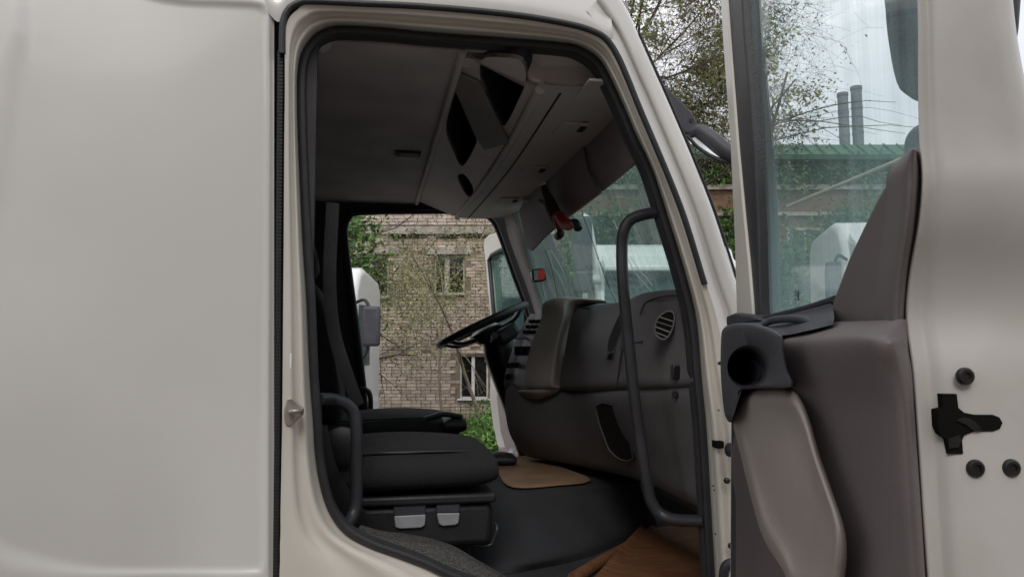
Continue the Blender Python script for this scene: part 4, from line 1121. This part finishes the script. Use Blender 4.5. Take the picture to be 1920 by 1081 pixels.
for i in range(46):
    a = b0 + (b1 - b0) * (i + .5) / 46
    if 1380 < 960 + a / D2 * F < 1760:
        tube('roof_seam', [wb(a, zb[1] + .09, .56), wb(a, zr + .03, -.2)], .025, 'metal_green', RB, seg=4)
box('brick_ledge', wb((b0 + b1) / 2, zb[3], .06), (b1 - b0, .2, .16), 'concrete', RB, rot=RW)
box('brick_ledge', wb((b0 + b1) / 2, zb[5], .05), (b1 - b0, .16, .12), 'concrete', RB, rot=RW)
for k in range(7):
    a = az2(1180 + k * 110, 500)[0]; zc = az2(1300, 470)[1]
    wn_ = box('window', wb(a, zc, .0), (1.15, .1, 1.5), 'window_old', RB, rot=RW)
    for s_ in (-1, 1): box('pane', wb(a + s_ * .27, zc, .045), (.46, .03, 1.32), 'lorry_glass', wn_, rot=RW)
for (x0, x1, yt, tone) in ((1572, 1591, 176, 'paler'), (1597, 1617, 164, 'taller')):
    Dc = 70.0
    p0, p1 = atD((x0 + x1) / 2 + 4, 300, Dc), atD((x0 + x1) / 2 - 2, yt, Dc)
    r = (x1 - x0) / 2 / F * Dc
    base = V((p0.x, p0.y, 0))
    ch = thing('chimney_stack', 'left shorter grey metal chimney of the pair above the green roof' if tone == 'paler' else 'right taller grey metal chimney of the pair above the green roof', 'chimney', base, 'pair of metal chimneys')
    tube('flue', [base, p0, p1], r, 'chimney', ch, seg=20)
    tube('rim', [p1 - V((0, 0, .25)), p1 + V((0, 0, .05))], r * 1.1, 'chimney', ch, seg=20)
    for q in (.35, .7): 
        c_ = p0.lerp(p1, q); tube('ring', [c_, c_ + V((0, 0, .25))], r * 1.06, 'chimney', ch, seg=20)
po = tube('leaning_pole', [atD(1475, 388, 19), atD(1690, 298, 17.5), atD(1900, 205, 16)], .05, 'pole', None, seg=10)
tag(po, 'thin pale pole slanting across in front of the red brick building', 'pole')

# ================================================================== PARKED LORRIES
def lorry(label, loc, rz, sz=1.0, sy=1.0, mz=0.0, am='rubber', ar=.022, ms=1.0, low=True):
    R = thing('parked_truck', label, 'truck', (0, 0, 0), 'white trucks parked in the yard')
    pr = [(-1.1, .75), (-1.1, 3.05), (-.9, 3.2), (.3, 3.28), (.62, 3.2), (.84, 2.95), (1.02, 2.4), (1.13, 1.9), (1.17, 1.2), (1.18, .45), (.75, .42), (.55, .9), (.1, 1.05), (-.35, .9), (-.55, .75)]
    prism('cab', [V((x, -1.15, z)) for x, z in pr], (0, 2.3, 0), 'lorry_white', R, bevel=.09, seg=4)
    ws_ = [V((1.045, s * 1.07, 1.95)) + V((.095, 0, 0)) for s in (-1, 1)] + [V((.845, s * 1.0, 2.88)) + V((.065, 0, 0)) for s in (1, -1)]
    scn = mk('windscreen', ws_, [(0, 1, 2, 3)], 'lorry_glass', R, solid=.01)
    tube('wiper', [V((1.16, -.5, 1.95)), V((1.1, .1, 2.2))], .012, 'rubber', R, seg=6)
    tube('wiper', [V((1.16, .3, 1.95)), V((1.1, .8, 2.25))], .012, 'rubber', R, seg=6)
    for s in (-1, 1):
        prism('side_window', [V((x, s * 1.152, z)) for x, z in ((-.1, 1.95), (.9, 1.95), (.72, 2.75), (.0, 2.78), (-.1, 2.7))], (0, s * .008, 0), 'lorry_glass', R)
        pm = tube('mirror_arm', [V((.95, s * 1.12, 2.75)), V((1.08, s * 1.3, 2.78 + mz)), V((1.1, s * 1.38, 2.5 + mz)), V((1.08, s * 1.3, 2.1 + mz)), V((1.0, s * 1.12, 2.05 + mz))], ar, am, R, n=5, seg=8)
        box('mirror_housing', (1.12, s * 1.38, 2.46 + mz), (.14, .22 * ms, .5 * ms), 'mirror_plastic', pm, bevel=.04, seg=3)
        if low: box('mirror_housing', (1.12, s * 1.38, 2.02 + mz), (.14, .22 * ms, .2 * ms), 'mirror_plastic', pm, bevel=.04, seg=3)
        hl = box('headlight', (1.185, s * .85, .85), (.05, .36, .2), 'lens', R, bevel=.03)
        for xw in (.15, -3.4):
            wh = lathe('wheel', (xw, s * 1.16, .48), (0, -s, 0), [(.3, 0), (.46, .02), (.48, .06), (.48, .26), (.4, .29)], 'tire', R, seg=28)
            lathe('rim', (xw, s * 1.165, .48), (0, -s, 0), [(.28, .0), (.24, .05), (.1, .08), (.09, .0)], 'steel', wh, seg=20)
        box('chassis_rail', (-2.2, s * .42, .85), (5.6, .08, .24), 'rubber', R)
    for k in range(6):
        box('grille_slat', (1.175, 0, 1.05 + k * .11), (.05, 1.5, .05), 'rubber', R, bevel=.01)
    box('bumper', (1.19, 0, .52), (.14, 2.3, .34), 'lorry_white', R, bevel=.04)
    vz = prism('sun_shade', [V((.9, -1.05, 2.95)), V((1.2, -1.05, 2.86)), V((1.2, -1.05, 2.92)), V((.85, -1.05, 3.08))], (0, 2.1, 0), 'lorry_white', R, bevel=.015)
    R.location = loc; R.rotation_euler = (0, 0, rz); R.scale = (1, sy, sz)
    return R
def ground_at(px, d):
    p = atD(px, 650, d); return V((p.x, p.y, 0))
face_cam = math.atan2(-fh.y, -fh.x)
lorry('white truck with grey mirror standing beyond the far door opening, left', ground_at(684 - 150, 10.4), face_cam + .02, 1.0, low=False)
lorry('tall white truck with grey mirrors seen through the windscreen', ground_at(1230, 11), face_cam + .0, 1.12, .85, .72, 'lorry_white', .06, 1.35)
lorry('white truck seen through the dusty passenger door glass', ground_at(1690, 12.5), face_cam - .12, 1.3, low=False)

# ================================================================== TREES AND PLANTS
def leafmesh(name, items, m, parent, ls, seed=0, aspect=.5):
    rnd = random.Random(seed); vs, fs = [], []
    for p in items:
        s = ls * rnd.uniform(.6, 1.35)
        d = V((rnd.gauss(0, 1), rnd.gauss(0, 1), rnd.gauss(-.4, .8))).normalized()
        w = d.cross(V((rnd.gauss(0, 1), rnd.gauss(0, 1), rnd.gauss(0, 1)))).normalized()
        n = d.cross(w) * s * .12
        k = len(vs)
        vs += [p, p + d * s * .5 + w * s * aspect * .5 + n, p + d * s, p + d * s * .5 - w * s * aspect * .5 + n]
        fs += [(k, k + 1, k + 2), (k, k + 2, k + 3)]
    return mk(name, vs, fs, m, parent)
def branchy(base, h, spread, rad, levels, seed, droop=0.0, nchild=(5, 7), dirv=None, kmin=.35, zone=None):
    """returns (list of (pts, radii) limbs, list of twig points)"""
    rnd = random.Random(seed); limbs, tips = [], []
    def grow(p, d, l, r, lev):
        if lev >= 2 and zone and not zone(p, rnd): return
        if lev == 1 and zone and not zone(p + d * l * .6, rnd): return
        n = 6 if lev < levels else 4
        pts, rr = [p], [r]
        dd = d.normalized()
        for i in range(n):
            st_ = .25 if (zone and lev == 0) else 1
            dd = (dd + V((rnd.gauss(0, .16), rnd.gauss(0, .16), rnd.gauss(0, .12) - droop * lev / levels)) * st_).normalized()
            pts.append(pts[-1] + dd * l / n); rr.append(max(.0022, r * (1 - .75 * (i + 1) / n)))
        limbs.append((pts, rr, lev))
        if lev >= levels:
            for q in pts[1:]: tips.append(q)
            return
        for k in range(rnd.randint(*nchild)):
            t = rnd.uniform(kmin if lev == 0 else .2, 1)
            i = min(n - 1, int(t * n)); q = pts[i].lerp(pts[i + 1], t * n - i)
            ax = V((rnd.gauss(0, 1), rnd.gauss(0, 1), rnd.gauss(0, .5)))
            nd = (dd * .55 + ax.normalized() * spread).normalized()
            grow(q, nd, l * rnd.uniform(.42, .68), rr[i] * .55, lev + 1)
    grow(base, dirv or V((0, 0, 1)), h, rad, 0)
    return limbs, tips
def limbmesh(name, limbs, m, parent, lo=0, hi=9):
    vs, fs = [], []
    for pts, rr, lev in limbs:
        if lo <= lev <= hi:
            a, b = tube_geo(pts, rr, 6 if lev < 2 else 3, caps=False)
            k = len(vs); vs += a; fs += [tuple(i + k for i in f) for f in b]
    return mk(name, vs, fs, m, parent, smooth=True)
def tree(name, label, base, h, spread, rad, levels, seed, leafm, ls, per, droop=0, nchild=(5, 7), jitter=.12, group=None, twig='bark', seeds=0, kmin=.35, aspect=.5, keep=None, zone=None):
    limbs, tips = branchy(base, h, spread, rad, levels, seed, droop, nchild, kmin=kmin, zone=zone)
    Tt = thing(name, label, 'tree', base, group)
    limbmesh('trunk', limbs, twig, Tt, 0, 1)
    cr_ = limbmesh('twigs', limbs, twig, Tt, 2, 9); cr_['kind'] = 'stuff'
    rnd = random.Random(seed + 1)
    pts = []
    for q in tips:
        if keep and not keep(q, rnd): continue
        for _ in range(per if per >= 1 else (1 if rnd.random() < per else 0)):
            pts.append(q + V((rnd.gauss(0, jitter), rnd.gauss(0, jitter), rnd.gauss(0, jitter))))
    leafmesh('crown', pts, leafm, Tt, ls, seed, aspect)
    if seeds:
        pts = [q + V((rnd.gauss(0, .08), rnd.gauss(0, .08), rnd.gauss(-.06, .08))) for q in tips for _ in range(seeds) if math.sin(q.x * 3.1 + 1) + math.sin(q.y * 2.7) + math.sin(q.z * 3.3) > -.2]
        sc_ = leafmesh('seed_clusters', pts, 'seed', Tt, .06, seed + 5, .4); sc_['kind'] = 'stuff'
    return Tt
# green tree at the left in front of the building (leaves left of the far opening)
def leftside(q, rnd):
    px = 960 + (q - CAM).dot(rt) / (q - CAM).dot(fh) * F
    return px < 692 + rnd.gauss(0, 16) and (q.z > 2.7 or px < 668)
tree('leafy_tree', 'leafy green tree beside the left window of the pale brick building', ground_at(600, 14.5), 4.4, 1.0, .09, 3, 21, 'leaf_green', .17, 7, .12, (6, 8), .17, aspect=.42, keep=leftside)
# thin drooping young trees in front of the facade
def thin(q, rnd): return q.z > 2.3 + rnd.gauss(0, .4)
tree('young_tree', 'thin young tree with sparse drooping leaves before the facade', ground_at(905, 17.5), 5.4, .8, .05, 3, 33, 'leaf_olive', .07, 9, .3, (6, 6), .2, aspect=.4, keep=thin, twig='twig_pale')
tree('young_tree', 'slender sparse sapling in front of the middle upper window', ground_at(835, 18.3), 4.9, .65, .04, 3, 47, 'leaf_olive', .065, 9, .25, (5, 6), .2, aspect=.4, keep=thin, twig='twig_pale')
# big seed-laden trees above the windscreen, right
def clump(q, rnd):
    return math.sin(q.x * 2.3) + math.sin(q.y * 2.9 + 1) + math.sin(q.z * 2.6 + 2) > 1.2
def pxy(q):
    d = q - CAM; k = F / d.dot(fw)
    return 960 + d.dot(rt) * k, 540.5 - d.dot(up) * k
def zone_a(q, rnd):
    x, y = pxy(q); return 1165 + rnd.gauss(0, 25) < x < 1500 + rnd.gauss(0, 25) and y < 290
def zone_b(q, rnd):
    x, y = pxy(q); return 1300 < x < 1600 - max(0, y - 60) * .35 + rnd.gauss(0, 35) and y < 285
tree('maple_tree', 'tall twiggy tree with hanging seeds against the white sky', ground_at(1275, 13.5), 7.6, 1.0, .13, 4, 58, 'leaf_olive', .09, 4, .14, (9, 10), .1, seeds=1, kmin=.45, keep=clump, zone=zone_a)
tree('maple_tree', 'spreading twiggy tree behind the upper passenger door glass', ground_at(1400, 15.0), 7.8, .85, .1, 4, 77, 'leaf_green', .08, 2, .1, (9, 10), .1, seeds=0, kmin=.5, keep=clump, zone=zone_b)
tree('maple_tree', 'dark limbed twiggy tree behind the kerb mirror arm', ground_at(1215, 15.5), 8.4, .9, .14, 4, 91, 'leaf_olive', .09, 4, .1, (8, 9), .1, seeds=1, kmin=.4, keep=clump, zone=zone_a)
# shrubs
def shrub(name, label, base, w, h, n, m, ls, seed, group=None, aspect=.5):
    rnd = random.Random(seed)
    S = thing(name, label, 'shrub', base, group)
    stems = []
    pts = []
    for k in range(14):
        a = rnd.uniform(0, 6.28); r = rnd.uniform(0, w * .5)
        e = base + V((math.cos(a) * r, math.sin(a) * r, h * rnd.uniform(.6, 1)))
        stems.append(([base + V((math.cos(a) * r * .3, math.sin(a) * r * .3, 0)), base.lerp(e, .5) + V((rnd.gauss(0, .04), rnd.gauss(0, .04), 0)), e], [.014, .01, .004], 0))
    for k in range(n):
        st_ = rnd.choice(stems)[0]; t = rnd.uniform(.15, 1)
        q = st_[0].lerp(st_[2], t)
        pts.append(q + V((rnd.gauss(0, w * .13), rnd.gauss(0, w * .13), rnd.gauss(0, h * .07))))
    limbmesh('stem', stems, 'bark', S)
    leafmesh('foliage', [p for p in pts if p.z > .02], m, S, ls, seed, aspect)
    return S
shrub('nettle_bush', 'bright green leafy bush beside the open driver door', ground_at(905, 11.0), 1.0, 1.25, 2600, 'leaf_bright', .085, 3)
shrub('nettle_bush', 'low bright bush in front of the ground floor window', ground_at(865, 14.0), 1.3, .95, 2000, 'leaf_bright', .085, 4)
shrub('nettle_bush', 'weedy green clump at the foot of the brick wall', ground_at(960, 16.5), 1.6, 1.1, 2000, 'leaf_bright', .09, 8)
for k, (px, d, w, h, lab) in enumerate(((1120, 20.5, 3.2, 5.0, 'dark green shrub mass seen low through the windscreen'), (1330, 21, 2.6, 3.6, 'green shrub between the windscreen pillar and the door'), (1480, 21, 3.6, 5.6, 'tall green shrub behind the middle of the door glass'), (1600, 20.5, 3.4, 5.2, 'green shrub under the two chimneys'), (1020, 22.5, 3.0, 6.0, 'tall dark shrub right of the pale brick building'))):
    shrub('wall_shrub', lab, ground_at(px, d), w, h, 5200, 'leaf_green', .2, 60 + k, 'shrubs along the red brick building')
# creeper on the red building
rnd = random.Random(9); pts = []
for k in range(30000):
    px = rnd.uniform(1080, 1750); py = rnd.uniform(290, 640)
    a, z = az2(px, py)
    dens = .5 + .5 * math.sin(a * 1.7 + math.sin(z * 1.3) * 2)
    if z > .1 and rnd.random() < (1 if z > zb[2] else dens * (.9 if z < zb[4] else .25)):
        pts.append(wb(a, z, rnd.uniform(.1, .35)))
cp = leafmesh('creeper', pts, 'leaf_green', None, .17, 13); cp['kind'] = 'stuff'
cp['label'] = 'creeper climbing over the red brick wall'; cp['category'] = 'creeper'
# grass along the building and over the yard edge
rnd = random.Random(4); vs, fs = [], []
for k in range(26000):
    d = rnd.uniform(12.5, 19.9); px = rnd.uniform(560, 1050)
    b = ground_at(px, d); hgt = rnd.uniform(.08, .32) * (1.7 if d > 18.6 else 1)
    if rnd.random() < .15: hgt *= 1.6
    an = rnd.uniform(0, 6.28); w = V((math.cos(an), math.sin(an), 0)) * .012
    t = b + V((rnd.gauss(0, .07), rnd.gauss(0, .07), hgt))
    i = len(vs); vs += [b - w, b + w, t]; fs.append((i, i + 1, i + 2))
gr = mk('grass', vs, fs, 'grass', None); gr['kind'] = 'stuff'; gr['label'] = 'grass strip along the foot of the brick building'; gr['category'] = 'grass'

# ================================================================== ADDED BUILDING AND TREE (unseen, to shade the paint and reflect in it)
mat('plaster_pink', (.42, .3, .26), .9, col2=(.34, .235, .2), scale=.8)
PB = thing('unseen_building', 'unseen pinkish plastered building added to shade the white side panel', 'building', (-2, -7.5, 0))
hs_ = []
for k in range(7):
    for z0 in (1.0, 3.9):
        x0 = -14.5 + k * 3.8
        hs_.append([V((x0, -7.5, z0)), V((x0 + 1.5, -7.5, z0)), V((x0 + 1.5, -7.5, z0 + 1.6)), V((x0, -7.5, z0 + 1.6))])
prism('wall', [V((-16, -7.5, 0)), V((12, -7.5, 0)), V((12, -7.5, 6.6)), V((-16, -7.5, 6.6))], (0, -.3, 0), 'plaster_pink', PB, holes=hs_)
box('roof', (-2, -10.7, 6.75), (28.6, 7, .3), 'concrete', PB)
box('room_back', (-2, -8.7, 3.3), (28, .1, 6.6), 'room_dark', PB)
for h_ in hs_:
    c_ = (h_[0] + h_[2]) / 2
    wn_ = box('window', c_ + V((0, -.2, 0)), (.09, .08, 1.6), 'window_white', PB)
    mk('pane', [p + V((0, -.18, 0)) for p in h_], [(0, 1, 2, 3)], 'pane_glass', wn_, solid=.006)

def zone_m(q, rnd): return q.y < -2.5  # unseen tree behind the camera, added as a shape for the paint to mirror
tree('unseen_tree', 'unseen leafy tree added for the white side panel to mirror', V((-3.6, -5.2, 0)), 4.6, .9, .1, 3, 15, 'leaf_green', .22, 4, .1, (6, 7), .2, zone=zone_m)
